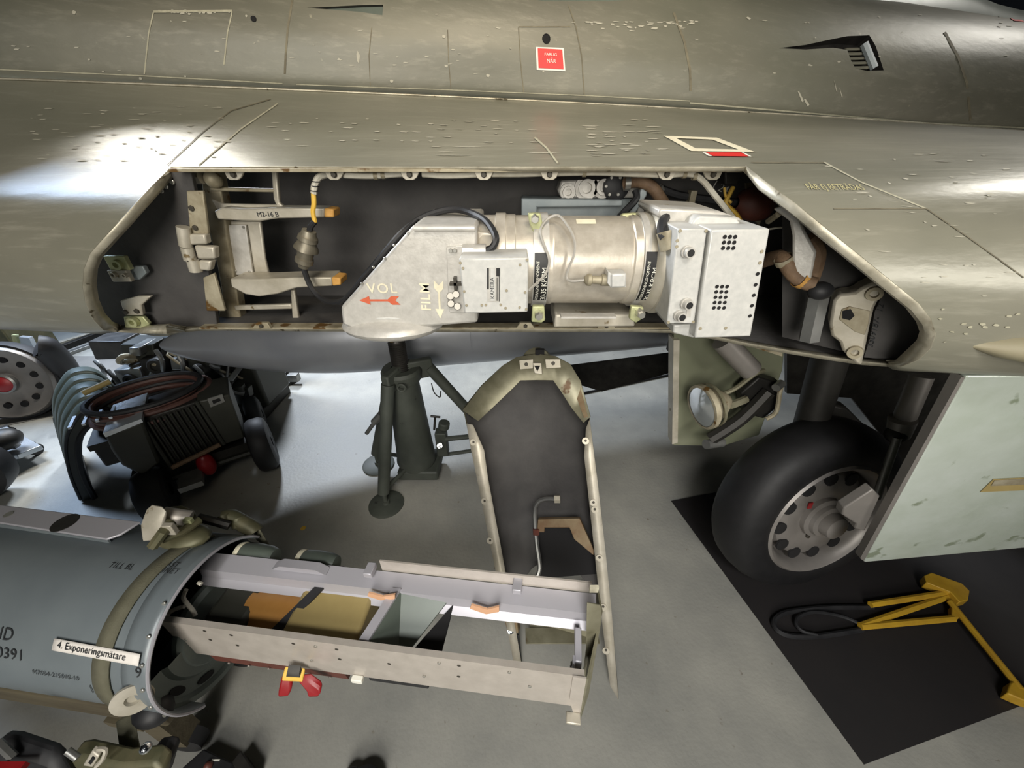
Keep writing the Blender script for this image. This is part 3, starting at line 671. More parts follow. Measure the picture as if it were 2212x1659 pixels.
part('boot_plate', MB().prism(PX([(1612, 396), (1640, 394), (1652, 420), (1648, 470), (1640, 486), (1625, 470)], y=1.04), (0, .01, 0)), 'castrust', ac)
part('relay_block', MB().prism(PX([(1565, 370), (1604, 366), (1602, 388), (1590, 402), (1566, 400)], y=1.0), (0, .03, 0)), 'darksteel', ac, bev=.004)
part('yellow_lead', MB().tube([P(1584, 404, y=.99), P(1576, 420, y=.985), P(1568, 440, y=.98), P(1590, 462, y=.98), P(1606, 490, y=.98)], .005, 6), 'yellow', ac); part('yellow_lead', MB().tube([P(1565, 405, y=.99), P(1568, 425, y=.985), P(1580, 438, y=.98)], .003, 6), 'yellow', ac)
text('lettering', '1 24', 'white', ac, plane_fn(P(1535, 404, y=1.128), (.9, 0, -.35), (.35, 0, .9)), .028)
# aft end: lever, hoses, tube, cast bracket, all carried on the aft panel
part('release_lever', MB().prism([RP(*q, o) for q, o in zip([(1670, 452), (1690, 445), (1710, 446), (1726, 465), (1740, 500), (1764, 545), (1752, 606), (1728, 604), (1712, 600), (1712, 510), (1706, 478), (1690, 466)], [-.10] * 12)], n2 * .016), 'silver', ac, 'pale curved release lever', bev=.004)
part('lever_backing', MB().tube([RP(1748, 512, -.07), RP(1768, 545, -.06), RP(1757, 595, -.05), RP(1748, 610, -.05)], .013, 8), 'brownhose', ac)
part('lever_stem', MB().tube([RP(1660, 478, -.03), RP(1682, 462, -.08)], .006, 6, 1), 'castrust', ac)
part('thin_wire', MB().tube([P(1662, 495, y=.9), P(1690, 492, y=.88), P(1712, 500, y=.85)], .002, 6), 'wire', ac)
part('brown_hose', MB().tube([P(1648, 565, y=.86), RP(1680, 555, -.06), RP(1697, 566, -.09), RP(1712, 590, -.09), RP(1735, 608, -.09), RP(1760, 615, -.09)], .014, 10), 'brownhose', ac)
for a, b, d in ((1694, 562, (.6, 0, -.8)), (1730, 604, (.9, 0, -.4))): part('hose_band', MB().lathe(RP(a, b, -.09), d, [(-.006, .0165), (.006, .0165)], 12), 'orange' if a > 1700 else 'castrust', ac)
part('black_cap', MB().ball(RP(1772, 628, -.09), .019, sq=(1.2, 1, .9)), 'black', ac)
part('hex_tube', MB().lathe(RP(1768, 640, -.07), RP(1750, 722, -.07) - RP(1768, 640, -.07), [(0, 1e-5), (0, .019), (.092, .019), (.092, 1e-5)], 6), 'steel', ac, 'grey hexagonal tube', smooth=False)
cb = [(1898, 600), (1914, 596), (1908, 628), (1888, 668), (1880, 700), (1872, 740), (1862, 790), (1848, 786), (1820, 758), (1814, 740), (1796, 726), (1792, 700), (1800, 650), (1812, 636), (1846, 632), (1860, 622), (1884, 610)]
br = part('cast_bracket', MB().prism([RP(*q, -.055) for q in cb], n2 * .05), 'cast', ac, 'pale cast bracket on the aft panel', bev=.005)
part('bracket_pocket', MB().prism([RP(*q, -.0565) for q in [(1818, 668), (1835, 662), (1880, 672), (1876, 700), (1868, 724), (1845, 716), (1812, 690)]], n2 * .003), 'castrust', br, bev=.001)
part('bracket_hole', MB().prism([RP(*q, -.058) for q in [(1820, 672), (1838, 668), (1846, 682), (1836, 692), (1820, 688)]], n2 * .003), 'dark', br)
for a, b in ((1888, 634), (1846, 760)): part('bracket_boss', MB().lathe(RP(a, b, -.055), -n2, [(0, .014), (.006, .013), (.006, .007), (0, .006), (0, 1e-5)], 14), 'castrust', br)
sp = [(1916, 596), (1945, 628), (1990, 672), (2006, 720), (1996, 758), (1952, 776), (1866, 772), (1880, 730), (1890, 672), (1910, 630)]
part('bay_tip_panel', MB().prism([RP(*q, -.02) for q in sp], n2 * .01), 'liner', ac)
text('lettering', '3509187-  12', 'blackprint', ac, plane_fn(RP(1885, 752, -.0215), (RP(1915, 640, 0) - RP(1885, 752, 0)).normalized(), V((-.94, .2, .27))), .017)
# wall bits at the top right inside of bay
part('rim_gusset', MB().prism([RP(1888, 606, -.06), RP(1915, 590, -.10), RP(1920, 600, -.10), RP(1895, 618, -.06)], n2 * .02), 'cast', ac)

# ------------------------------------------------------------------ reconnaissance camera
cm = thing('reconnaissance_camera', 'silver reconnaissance camera with lens barrel and film magazine mounted in the open wing bay', 'camera', tuple(P(1100, 700, y=.8)))
hy = .70
def cplate(name, pts, y, th, m, parent=cm, label=None, bev=.003): return part(name, MB().prism(PX(pts, y=y), (0, th, 0)), m, parent, label, bev=bev)
hs_ = cplate('prism_housing', [(735, 664), (893, 486), (1030, 486), (1032, 698), (935, 706), (760, 711), (739, 702)], hy, .20, 'silver', label='silver prism housing with a slanted front', bev=.006)
part('housing_bulge', MB().ball(P(850, 697, y=.745), .1, 20, (1.05, .75, .26)), 'silver', hs_)
part('finger_scoop', MB().ball(P(838, 687, y=.703), .05, 16, (1, .07, .09)), 'box', hs_)
part('top_rail', MB().tube(PX([(895, 494), (1026, 494)], y=hy - .002), .0055, 8, 1), 'silver', hs_)
cplate('window_frame', [(737, 660), (893, 484), (888, 482), (732, 658)], .735, .14, 'dark', hs_, 'dark window edge on the slanted front')
bolts('screw', [P(a, b, y=hy - .001) for a, b in ((882, 503), (852, 530), (832, 558), (807, 577), (782, 612))], (0, -1, 0), .0025, .003, 'bolt', hs_)
cplate('housing_step', [(1030, 500), (1082, 505), (1082, 560), (1030, 560)], .73, .15, 'barrel', hs_)
text('lettering', 'VOL', 'cream', hs_, plane_fn(P(795, 633, y=hy - .0012), (1, 0, 0), (0, 0, 1)), .026, spacing=1.2, bold=True)
def arrow(name, tail, tip, m, wd):
    a = P(*tail, y=hy - .0012); b = P(*tip, y=hy - .0012); d = (b - a); L_ = d.length; d.normalize(); n_ = V((-d.z, 0, d.x))
    k = wd
    pts = [a + n_ * k, a + d * (.12 * L_) + n_ * .0, a - n_ * k, a + d * (.20 * L_) - n_ * k, a + d * (.30 * L_) - n_ * k * .22, a + d * (.74 * L_) - n_ * k * .22, a + d * (.74 * L_) - n_ * k, b, a + d * (.74 * L_) + n_ * k, a + d * (.74 * L_) + n_ * k * .22, a + d * (.30 * L_) + n_ * k * .22, a + d * (.20 * L_) + n_ * k]
    mb = MB(); mb.add(pts, [(0, 1, 10, 11), (1, 2, 3, 4), (1, 4, 10), (4, 5, 9, 10), (5, 6, 7), (5, 7, 9), (7, 8, 9)])
    return part(name, mb, m, hs_, smooth=False)
arrow('painted_arrow', (864, 649), (776, 649), 'redprint', .0085); arrow('painted_arrow', (947, 606), (951, 688), 'cream', .0085)
text('lettering', 'FILM', 'cream', hs_, plane_fn(P(931, 672, y=hy - .0012), (P(927, 620, y=hy) - P(931, 672, y=hy)).normalized(), (-1, 0, .05)), .026, spacing=1.08, bold=True)
# electronics box on the housing
fp = cplate('side_plate', [(964, 533), (1000, 531), (1004, 676), (970, 674)], hy - .006, .006, 'silver', hs_, bev=.001)
part('toggle_switch', MB().box(P(985, 612, y=hy - .012), (.022, .014, .005)).box(P(984, 612, y=hy - .012), (.005, .014, .024)), 'darkbolt', fp)
for a, b in ((973, 640), (985, 636), (974, 656), (988, 662)): part('plug', MB().cyl(P(a, b, y=hy - .004), P(a, b, y=hy - .02), .0075, .006, 10), 'plug', fp)
bolts('screw', [P(974, 541, y=hy - .007), P(983, 541, y=hy - .007)], (0, -1, 0), .004, .004, 'bolt', fp)
eb = cplate('electronics_box', [(991, 558), (1142, 556), (1140, 675), (1003, 678)], .635, .065, 'box', label='light grey electronics box', bev=.003)
bolts('screw', [P(a / 3.687 + 640, b / 3.687 + 420, y=.634) for a, b in ((1328, 588), (1783, 560), (1337, 772), (1675, 766), (1823, 780), (1355, 884), (1478, 882), (1510, 880), (1628, 878), (1667, 905), (1779, 900), (1831, 915), (1306, 545), (1838, 522))], (0, -1, 0), .0024, .0012, 'castrust', eb)
npl = cplate('name_plate', [(1052, 579), (1080, 579), (1080, 652), (1053, 652)], .6335, .0012, 'silver', eb, bev=0)
for pts, m_ in (([(1052, 579), (1056, 579), (1056, 625), (1052, 625)], 'label_black'), ([(1072, 579), (1080, 579), (1080, 597), (1072, 597)], 'label_black'), ([(1073, 599), (1074.5, 599), (1074.5, 650), (1073, 650)], 'label_black'), ([(1077.5, 597), (1079, 597), (1079, 651), (1077.5, 651)], 'label_black'), ([(1060, 580), (1069, 580), (1069, 650), (1060, 650)], 'box')):
    part('print_block', MB().add(PX(pts, y=.6325), [(0, 1, 2, 3)]), m_, npl, smooth=False)
text('lettering', 'KAMERA', 'blackprint', npl, plane_fn(P(1068, 646, y=.632), (0, 0, 1), (-1, 0, 0)), .0095)
part('cable_plug', MB().cyl(P(1022, 543, y=.69), P(1050, 542, y=.69), .012, .012, 12).cyl(P(1000, 545, y=.69), P(1024, 545, y=.69), .0135, .0135, 8), 'silver', eb)
cpx = [(1048, 542, .69), (1064, 534, .69), (1071, 512, .70), (1050, 478, .74), (1018, 460, .78), (980, 452, .80), (935, 461, .80), (898, 479, .79), (864, 508, .76), (828, 550, .75), (788, 598, .75), (757, 636, .76), (733, 652, .80), (700, 648, .86), (672, 620, .88), (656, 580, .88)]
part('black_cable', MB().tube([P(a, b_, y=d_) for a, b_, d_ in cpx], .0062, 8), 'black', cm, 'black cable arching over the housing to the hanging connector')
# lens barrel
by, bz = .79, 1.40
X = lambda px: (px - 1106) / F * .735
lb = part('lens_barrel', MB().lathe((0, by, bz), (1, 0, 0), [(X(1020), .07), (X(1045), .085), (X(1070), .085), (X(1072), .089), (X(1092), .089), (X(1094), .0865), (X(1112), .0865), (X(1114), .0845), (X(1140), .0845), (X(1185), .0845), (X(1188), .0855), (X(1194), .0855), (X(1197), .0835), (X(1350), .0835), (X(1353), .0815), (X(1357), .0815), (X(1360), .0845), (X(1375), .085)], 48), 'barrel', cm, 'cylindrical lens barrel in silver paint')
part('mount_ring', MB().lathe((0, by, bz), (1, 0, 0), [(X(1375), .085), (X(1378), .089), (X(1400), .09), (X(1404), .096), (X(1412), .1), (X(1418), .102), (X(1424), .1), (X(1428), .104), (X(1436), .104), (X(1440), .09)], 40), 'cast', lb)
part('barrel_cradle', MB().prism(PX([(1200, 680), (1370, 680), (1372, 706), (1196, 708)], y=.76), (0, .09, 0)), 'cast', lb, bev=.004)
part('cradle_ledge', MB().box(P(1270, 682, y=.73), (.11, .02, .004)), 'silver', lb)
for k, (xa, xb) in enumerate(((1150, 1182), (1376, 1408))):
    a = X(xa); b = X(xb)
    bd = part('clamp_band', MB().lathe((0, by, bz), (1, 0, 0), [(a, .085), (a, .0895), (b, .0895), (b, .085)], 40), 'silver', lb, 'silver clamp band')
    if k == 0:
        lg = part('clamp_lug', MB().prism(PX([(1140, 461), (1168, 461), (1172, 482), (1180, 520), (1160, 520), (1144, 484)], y=.735), (0, .012, 0)), 'lug', bd, bev=.002); bolts('clamp_bolt', [P(1155, 471, y=.735)], (0, -1, 0), .0075, .02, 'bolt', lg)
        lg = part('clamp_lug', MB().prism(PX([(1150, 662), (1176, 662), (1178, 692), (1170, 698), (1148, 696)], y=.69), (0, .012, 0)), 'lug', bd, bev=.002); bolts('clamp_bolt', [P(1163, 676, y=.69)], (0, -1, 0), .008, .022, 'bolt', lg)
    else:
        lg = part('clamp_lug', MB().prism(PX([(1345, 462), (1376, 460), (1382, 470), (1376, 478), (1345, 480), (1338, 472)], y=.80), (0, .012, 0)), 'lug', bd, bev=.003); bolts('clamp_bolt', [P(1366, 470, y=.80)], (0, -1, 0), .006, .014, 'darkbolt', lg)
        lg = part('clamp_lug', MB().prism(PX([(1364, 662), (1390, 664), (1392, 686), (1374, 698), (1360, 690)], y=.70), (0, .012, 0)), 'lug', bd, bev=.002); bolts('clamp_bolt', [P(1380, 673, y=.70)], (0, -1, 0), .008, .022, 'bolt', lg)
    # torque label wrapped on the band
    xm = (a + b) / 2; R_ = .0902
    a0, a1 = math.radians(23), math.radians(-40)
    if k == 1: a0, a1 = math.radians(24), math.radians(-40)
    cyf = lambda x, an, r=R_: V((x, by - math.cos(an) * r, bz + math.sin(an) * r))
    rows = [[cyf(x, a0 + (a1 - a0) * i / 8) for i in range(9)] for x in (xm - .0125, xm + .0125)]
    lbp = part('torque_label', MB().grid(rows), 'label_black', bd, 'black label with white capitals')
    span = abs(a1 - a0) * R_
    text('lettering', '30-35 KPCM', 'white', lbp, (lambda xm, a1: lambda u, v: cyf(xm + .0110 - v, a1 + (u + .002) / R_, R_ + .0006))(xm, a1), .0142, spacing=.96)
    text('lettering', 'ÅTDRAGNINGSMOMENT', 'white', lbp, (lambda xm, a1: lambda u, v: cyf(xm - .0035 - v, a1 + (u + .002) / R_, R_ + .0006))(xm, a1), .0078, spacing=.92)
part('grey_wire', MB().tube([P(1143, 626, y=.645), P(1165, 606, y=.68), P(1180, 588, y=.69), P(1186, 560, y=.695), P(1172, 520, y=.71), P(1168, 495, y=.725), P(1182, 474, y=.74), P(1206, 466, y=.74), P(1228, 490, y=.72), P(1241, 520, y=.705), P(1240, 550, y=.698), P(1228, 580, y=.697), P(1224, 600, y=.697), P(1234, 607, y=.69), P(1262, 605, y=.685)], .0024, 6), 'greywire', cm, 'thin grey wire across the barrel')
sb = cplate('sensor_box', [(1314, 586), (1321, 592), (1353, 591), (1352, 621), (1320, 622), (1312, 612)], .672, .03, 'box', lb, 'small pale box on the barrel', bev=.001)
cplate('sensor_face', [(1321, 592), (1353, 591), (1352, 621), (1320, 622)], .668, .006, 'box', sb)
part('sensor_plug', MB().lathe(P(1262, 604, y=.688), (1, 0, -.02), [(0, 1e-5), (0, .005), (.006, .011), (.012, .011), (.014, .007), (.03, .008), (.031, .0105), (.046, .0105), (.048, 1e-5)], 12), 'castrust', lb)
part('data_plate', MB().grid([[V((X(1240) + i * .004, by - math.cos(an) * .0842, bz + math.sin(an) * .0842)) for i in range(10)] for an in (1.12, 1.22, 1.32)]), 'cream', lb)
# film magazine
my = .655
mg = cplate('film_magazine', [(1536, 496), (1664, 494), (1622, 727), (1500, 731), (1506, 700)], my - .008, .19, 'box', label='light grey film magazine with punched vents', bev=.003)
cplate('magazine_foot', [(1455, 702), (1506, 700), (1500, 731), (1454, 720)], my + .02, .15, 'box', mg)
nb_ = cplate('control_panel', [(1465, 494), (1528, 494), (1500, 699), (1440, 699)], my, .16, 'box', mg, 'narrow light grey control panel', bev=.002)
cplate('gap_plate', [(1524, 500), (1540, 500), (1512, 700), (1496, 700)], my + .03, .12, 'darkbolt', mg)
def vents(spots, r_):
    mb = MB()
    for a, b in spots: mb.lathe(P(a, b, y=my - .0085), (0, -1, 0), [(0, r_), (.0005, r_), (.0003, 1e-5)], 10)
    return mb
z3 = lambda a, b: (a / 3.568 + 1080, b / 3.568 + 350)
g1 = [z3(1733 + 40 * i - 7 * j, 577 + 43 * j) for i in range(3) for j in range(3)]; g2 = [z3(1673 + 39 * i - 6 * j, 960 + 41 * j) for i in range(3) for j in range(5)]
part('vent_holes', vents(g1, .0032), 'dark', mg); part('vent_holes', vents(g2, .0032), 'dark', mg)
part('edge_holes', vents([z3(*q) for q in ((1986, 862), (1970, 946), (1956, 1027), (1942, 1107), (1927, 1186))], .0032), 'dark', mg)
bolts('screw', [P(*z3(*q), y=my - .0085) for q in ((2018, 690), (2004, 776), (1545, 1283), (1740, 1280))], (0, -1, 0), .003, .001, 'castrust', mg)
bolts('screw', [P(*z3(*q), y=my - .0005) for q in ((1388, 531), (1588, 531), (1298, 1236), (1490, 1232), (1366, 606), (1362, 652))], (0, -1, 0), .003, .001, 'castrust', nb_)
for a, b in ((1438, 690), (1430, 1088), (1376, 1180)):
    q_ = z3(a, b); c = P(*q_, y=my); part('bayonet_socket', MB().lathe(c, (.15, -1, .05), [(0, .0105), (.004, .0105), (.004, .0085), (.014, .0085), (.014, .0055), (.006, .005), (.006, 1e-5)], 14), 'silver', nb_)
    part('socket_bore', MB().lathe(c + V((.0018, -.0135, .0006)), (.15, -1, .05), [(0, .0062), (.0012, .006), (.0012, 1e-5)], 12), 'label_black', nb_)
cplate('tiny_plate', [z3(1442, 1122), z3(1476, 1118), z3(1470, 1192), z3(1436, 1194)], my - .0012, .0012, 'silver', nb_, bev=0)
cplate('top_cover', [(1420, 466), (1425, 450), (1555, 456), (1600, 472), (1612, 492), (1462, 492)], .73, .13, 'silver', mg, bev=.004)
cplate('top_cover', [(1500, 474), (1512, 466), (1590, 470), (1608, 492), (1488, 492)], .70, .05, 'box', mg, bev=.003)
part('cable_gland', MB().cyl(P(1441, 500, y=.70), P(1446, 540, y=.69), .018, .015, 12), 'castrust', mg)
part('cable_loop', MB().tube([P(1440, 466, y=.74), P(1432, 480, y=.72), P(1430, 500, y=.70), P(1436, 515, y=.69)], .0085, 8), 'black', cm)
part('film_cone', MB().lathe((0, by, bz), (1, 0, 0), [(X(1436), .104), (X(1452), .1), (X(1475), .09), (X(1480), .05)], 32), 'cast', mg)
# ------------------------------------------------------------------ aircraft: main wheel, gear door, struts, forward gear door with landing lamp
psi = math.radians(11); camb = math.radians(9)
wx = V((math.cos(psi), math.sin(psi), 0)); wn = V((math.sin(psi) * math.cos(camb), -math.cos(psi) * math.cos(camb), math.sin(camb))); wu = wn.cross(wx) * -1
if wu.z < 0: wu = -wu
WC = P(1764, 1109, z=.392); Rt, Rr = .385, .236
wh = part('main_wheel', MB().lathe(WC, wn, [(.0, .05), (.02, .11), (.022, .165), (.012, .185), (-.02, .2), (-.03, .205), (-.03, .212), (.02, .213), (.045, .228), (.054, .240), (.046, .248), (.01, .248), (-.12, .24), (-.12, .05)], 48), 'wheelmetal', ac, 'grey alloy main wheel')
part('tyre', MB().lathe(WC, wn, [(.040, .240), (.048, .25), (.052, .28), (.048, .31), (.036, .335), (.015, .355), (-.02, .370), (-.06, .375), (-.10, .37), (-.13, .35), (-.15, .31), (-.14, .25), (-.12, .236)], 56), 'tyre', wh, 'black tyre')
part('hub_cap', MB().lathe(WC, wn, [(.0, .085), (.03, .085), (.036, .07), (.05, .066), (.054, .05), (.085, .045), (.09, .036), (.09, 1e-5)], 28), 'wheelmetal', wh)
for i in range(12):
    a = 2 * pi * i / 12 + .1; c = WC + (wx * math.cos(a) + wu * math.sin(a)) * .178 + wn * .022
    part('wheel_opening', MB().lathe(c, wn, [(.003, 1e-5), (.003, .026), (-.004, .027)], 12), 'dark', wh)
part('red_mark', MB().box(WC + (wx * -.08 + wu * .075) + wn * .026, (.018, .003, .026), (wx, wn, wu)), 'deepred', wh)
for a in (-.6, -1.9): bolts('hub_pin', [WC + (wx * math.cos(a) + wu * math.sin(a)) * .095 + wn * .012], wn, .009, .012, 'darkbolt', wh)
# gear leg and braces above the wheel
gl = part('gear_leg', MB().cyl(WC - wn * .12 + V((0, 0, -.02)), WC - wn * .12 + V((-.06, .12, .9)), .05, .06), 'machinedark', ac)
part('gear_brace', MB().prism([P(1770, 870, y=1.2), P(1830, 880, y=1.2), P(1950, 1000, y=1.15), P(1920, 1000, y=1.15), P(1760, 900, y=1.2)], (0, .05, 0)), 'machinedark', gl, bev=.01)
part('drag_strut', MB().cyl(P(1990, 812, y=1.02), P(1945, 925, y=.98), .03, .028).cyl(P(1950, 905, y=.98), P(1940, 940, y=.975), .036, .03), 'wheelmetal', ac, 'grey retraction strut')
part('strut_rod', MB().cyl(P(1938, 945, y=.95), P(1893, 1075, y=.90), .012, .012), 'steel', ac)
part('strut_lug', MB().ball(P(1935, 938, y=.97), .03), 'machinedark', ac)
part('bay_tube', MB().cyl(P(1775, 795, y=1.3), P(1772, 868, y=1.3), .022), 'machinedark', ac)
# inside walls of the wheel well
part('well_wall', MB().box((1.55, 1.55, 1.0), (1.7, .03, .38)), 'darksteel', ac, smooth=False)
part('inner_door', MB().prism(PX([(1700, 760), (2130, 760), (2130, 1010), (1960, 1010), (1840, 860), (1700, 850)], y=1.50), (0, .02, 0)), 'darksteel', ac, 'dark inner door behind the main wheel', smooth=False)
# main gear door
dn = V((0, -1, .03)).normalized(); dp = (V((1.2, .76, .5)), V((0, -1, -.08)).normalized())
DP = lambda a, b: P(a, b, pl=dp)
dd = [DP(2088, 812), DP(1866, 1212), DP(1868, 1215), DP(2212, 1184), DP(2300, 1176), DP(2300, 812)]
dv = V((0, .016, 0))
gd = part('gear_door', MB().prism(dd, dv), 'door', ac, 'pale green grey main gear door', bev=.004)
part('door_frame', MB().prism([DP(2085, 815), DP(1866, 1212), DP(1858, 1206), DP(2076, 815)], V((0, .022, 0))), 'wheelmetal', gd)
part('door_bracket', MB().prism([p + V((0, .03, 0)) for p in (DP(1905, 1075), DP(1920, 1090), DP(1885, 1165), DP(1862, 1160), DP(1866, 1150), DP(1835, 1130), DP(1840, 1115))], V((0, .03, 0))), 'wheelmetal', gd, bev=.004)
part('door_plate', MB().prism([p + V((0, -.001, 0)) for p in (DP(2145, 1034), DP(2212, 1031), DP(2212, 1058), DP(2116, 1062))], V((0, -.001, 0))), 'khaki', gd, 'small brownish plate')
part('door_plate_band', MB().prism([p + V((0, -.0025, 0)) for p in (DP(2146, 1036), DP(2212, 1032), DP(2212, 1045), DP(2138, 1048))], V((0, -.001, 0))), 'castrust', gd)
# forward gear door carrying the landing lamp
fd = part('forward_gear_door', MB().prism(PX([(1456, 700), (1700, 700), (1690, 800), (1640, 940), (1560, 964), (1454, 962)], y=1.22), (0, .02, 0)), 'lightpanel', ac, 'dull green forward gear door seen from inside', bev=.003)
part('door_edge', MB().prism(PX([(1455, 735), (1468, 735), (1464, 956), (1452, 960)], y=1.2), (0, .05, 0)), 'cast', fd)
part('door_tube', MB().cyl(P(1560, 735, y=1.12), P(1622, 800, y=1.1), .035, .035), 'wheelmetal', fd)
lc = P(1522, 878, y=1.08); la = V((-.95, -.22, -.15)).normalized()
ll = part('landing_lamp', MB().lathe(lc, la, [(-.09, 1e-5), (-.09, .02), (-.06, .045), (-.03, .06), (-.005, .072), (-.005, .079), (.012, .079), (.014, .07)], 28), 'castrust', fd, 'round landing lamp')
part('lamp_reflector', MB().lathe(lc, la, [(-.03, 1e-5), (-.02, .03), (.0, .06), (.008, .071)], 28), 'chrome', ll)
part('lamp_glass', MB().lathe(lc, la, [(.018, 1e-5), (.016, .04), (.011, .071)], 28), 'glass', ll)
part('lamp_clamp', MB().lathe(lc, la, [(-.03, .072), (-.03, .076), (-.018, .079), (-.018, .075)], 28), 'hatch', ll)
part('lamp_arm', MB().tube([lc - la * .07, P(1575, 876, y=1.1), P(1612, 862, y=1.12)], .014, 8), 'hatch', fd)
lk = part('door_link', MB().tube([P(1535, 948, y=1.12), P(1600, 905, y=1.12), P(1660, 845, y=1.13)], .024, 8), 'machinedark', fd)
part('link_bracket', MB().prism(PX([(1600, 850), (1640, 815), (1690, 830), (1680, 880), (1650, 905), (1610, 895)], y=1.14), (0, .05, 0)), 'machinedark', fd, bev=.006)
part('link_pin', MB().cyl(P(1525, 960, y=1.1), P(1560, 955, y=1.13), .018).cyl(P(1676, 838, y=1.1), P(1688, 828, y=1.12), .014), 'steel', fd)
part('link_pipe', MB().tube([P(1688, 832, y=1.11), P(1684, 850, y=1.11), P(1676, 890, y=1.11), P(1655, 905, y=1.11)], .008, 8), 'castrust', fd)
part('link_pipe', MB().tube([P(1560, 852, y=1.12), P(1590, 838, y=1.12), P(1630, 808, y=1.12), P(1650, 800, y=1.13)], .008, 8), 'hatch', fd)

# ------------------------------------------------------------------ drop tank
ta = V((math.cos(math.radians(10)), math.sin(math.radians(10)), 0)); tn = P(344, 747, y=1.80)
tk = thing('drop_tank', 'long blue grey drop tank with a pointed nose slung under the aircraft', 'fuel tank', tuple(tn + ta * 1.5))
prof = [(0, 1e-5)]
Lt, Rk = 3.6, .226
for i in range(1, 37):
    s = (i / 36) ** 1.6; prof.append((Lt * s, Rk * min(1, (math.sin(min(1, s / .30) * pi / 2)) ** .64) * (1 if s < .75 else math.cos((s - .75) / .25 * 1.2))))
part('tank_shell', MB().lathe(tn, ta, prof, 48), 'tank', tk)
part('tank_seam', MB().lathe(tn + ta * .62, ta, [(0, Rk * .81), (.0015, Rk * .83), (.006, Rk * .832), (.0065, Rk * .815)], 48), 'tank', tk)
part('tank_seam', MB().lathe(tn + ta * 1.6, ta, [(0, Rk), (.0015, Rk + .0015), (.006, Rk + .0015), (.007, Rk)], 48), 'tank', tk)
tc = tn + ta * 1.8
part('tank_pylon', MB().prism([tc + ta * -.6 + V((0, -.02, .12)), tc + ta * .7 + V((0, -.02, .12)), tc + ta * .6 + V((0, -.02, 1.2 - tc.z)), tc + ta * -.4 + V((0, -.02, 1.2 - tc.z))], (0, .05, 0)), 'tank', tk)
part('dark_wedge', MB().prism([P(1150, 800, y=2.05), P(1450, 762, y=2.2), P(1450, 805, y=2.1), P(1300, 846, y=1.95)], (0, .006, .002)), 'darksteel', tk)  # dark flat triangle low behind the right part of the tank
# ------------------------------------------------------------------ things on the floor
mtp = [P(1450, 1083, z=0), P(1866, 1652, z=0)]
e1 = (mtp[1] - mtp[0]).normalized(); e2 = V((-e1.y, e1.x, 0))
mb = MB().prism([mtp[0] + V((0, 0, .0005)), mtp[1] + V((0, 0, .0005)), mtp[1] + e2 * 2.0 + V((0, 0, .0005)), mtp[0] + e2 * 2.0 + V((0, 0, .0005))], (0, 0, .004))
single('protective_mat', mb, 'matfloor', 'dark protective mat under the main wheel', 'mat', smooth=False)
q = [P(-80, 940, z=0), P(205, 880, z=0), P(420, 830, z=0), P(420, 770, z=0), P(60, 770, z=0), P(-80, 800, z=0)]
single('floor_shade_sheet', MB().prism([p + V((0, 0, .0005)) for p in q], (0, 0, .003)), 'shadefloor', 'darker grey sheet painting the shaded floor beyond the red hubbed wheel', 'floor sheet', smooth=False)  # thin sheet that paints the shaded part of the far floor
for i, (a, b, c_, d_, m_) in enumerate((((105, 752), (168, 733), .05, .03, 'cast'), ((118, 764), (182, 740), .05, .05, 'machinedark'), ((130, 774), (190, 752), .05, .03, 'steel'))):
    p0 = P(*a, z=0); p1 = P(*b, z=0); d = (p1 - p0).normalized(); p0 = p0 - d * .6; p1 = p1 + d * .4
    nm_ = ['pale floor rail nearest the wall behind the black hose', 'dark floor rail between the two lighter rails', 'grey floor rail nearest the black hose'][i]
    single('floor_rail', MB().box((p0 + p1) / 2 + V((0, 0, d_ / 2)), ((p1 - p0).length, c_, d_), (d, V((-d.y, d.x, 0)), V((0, 0, 1)))), m_, nm_, 'rail', group='rails on the far floor', bev=.004)
q = PX([(1180, 868), (1285, 846), (1452, 810), (1500, 800)], z=0)
single('floor_strip', MB().tube([p + V((0, 0, .008)) for p in q], .0085, 8), 'black', 'dark strip lying across the floor behind the bay cover', 'cable')  # thin dark round strip along the edge of the darker area
single('paint_spot', MB().lathe(P(655, 1141, z=0), (0, 0, 1), [(.0005, .013), (.0016, .012), (.0016, 1e-5)], 9), 'yellow', 'small yellow spot on the pale floor', 'spot')

# ---- aircraft jack
jc = V((-.535, 1.61, 0))
jk = thing('aircraft_jack', 'dark green tripod jack with a threaded screw standing under the wing', 'jack', jc)
zt = P(880, 800, y=1.61).z
part('jack_body', MB().lathe(jc, (0, 0, 1), [(.08, 1e-5), (.08, .102), (.11, .108), (.13, .104), (zt - .05, .074), (zt - .045, .09), (zt, .097), (zt + .015, .088), (zt + .015, .05)], 28), 'jack', jk, 'tapered green jack body')
th_ = [(zt, .038)]
for i in range(15): th_ += [(zt + .01 + i * .010, .040), (zt + .015 + i * .010, .034)]
part('screw', MB().lathe(jc, (0, 0, 1), th_ + [(zt + .165, .03), (zt + .30, .028), (1.17, .028), (1.175, .045), (1.194, .045), (1.194, 1e-5)], 20), 'darksteel', jk, 'dark threaded screw')
part('screw_flat', MB().box(jc + V((-.012, -.026, zt + .20)), (.014, .008, .07)), 'chalkyellow', jk)
pad = P(835, 1090, z=0)
def leg(top_, foot, r=.031):
    d = (foot - top_).normalized(); lg = part('leg', MB().cyl(top_, foot + V((0, 0, .09)), r, r * .95), 'jack', jk)
    part('foot_screw', MB().cyl(foot + V((0, 0, .10)), foot + V((0, 0, .012)), .012), 'jack', lg)
    part('foot_pad', MB().lathe(foot, (0, 0, 1), [(0, 1e-5), (0, .09), (.008, .09), (.012, .08), (.014, .02), (.03, .018), (.03, 1e-5)], 26), 'jack', lg); return lg
t1 = P(838, 830, y=1.50); leg(t1, pad)
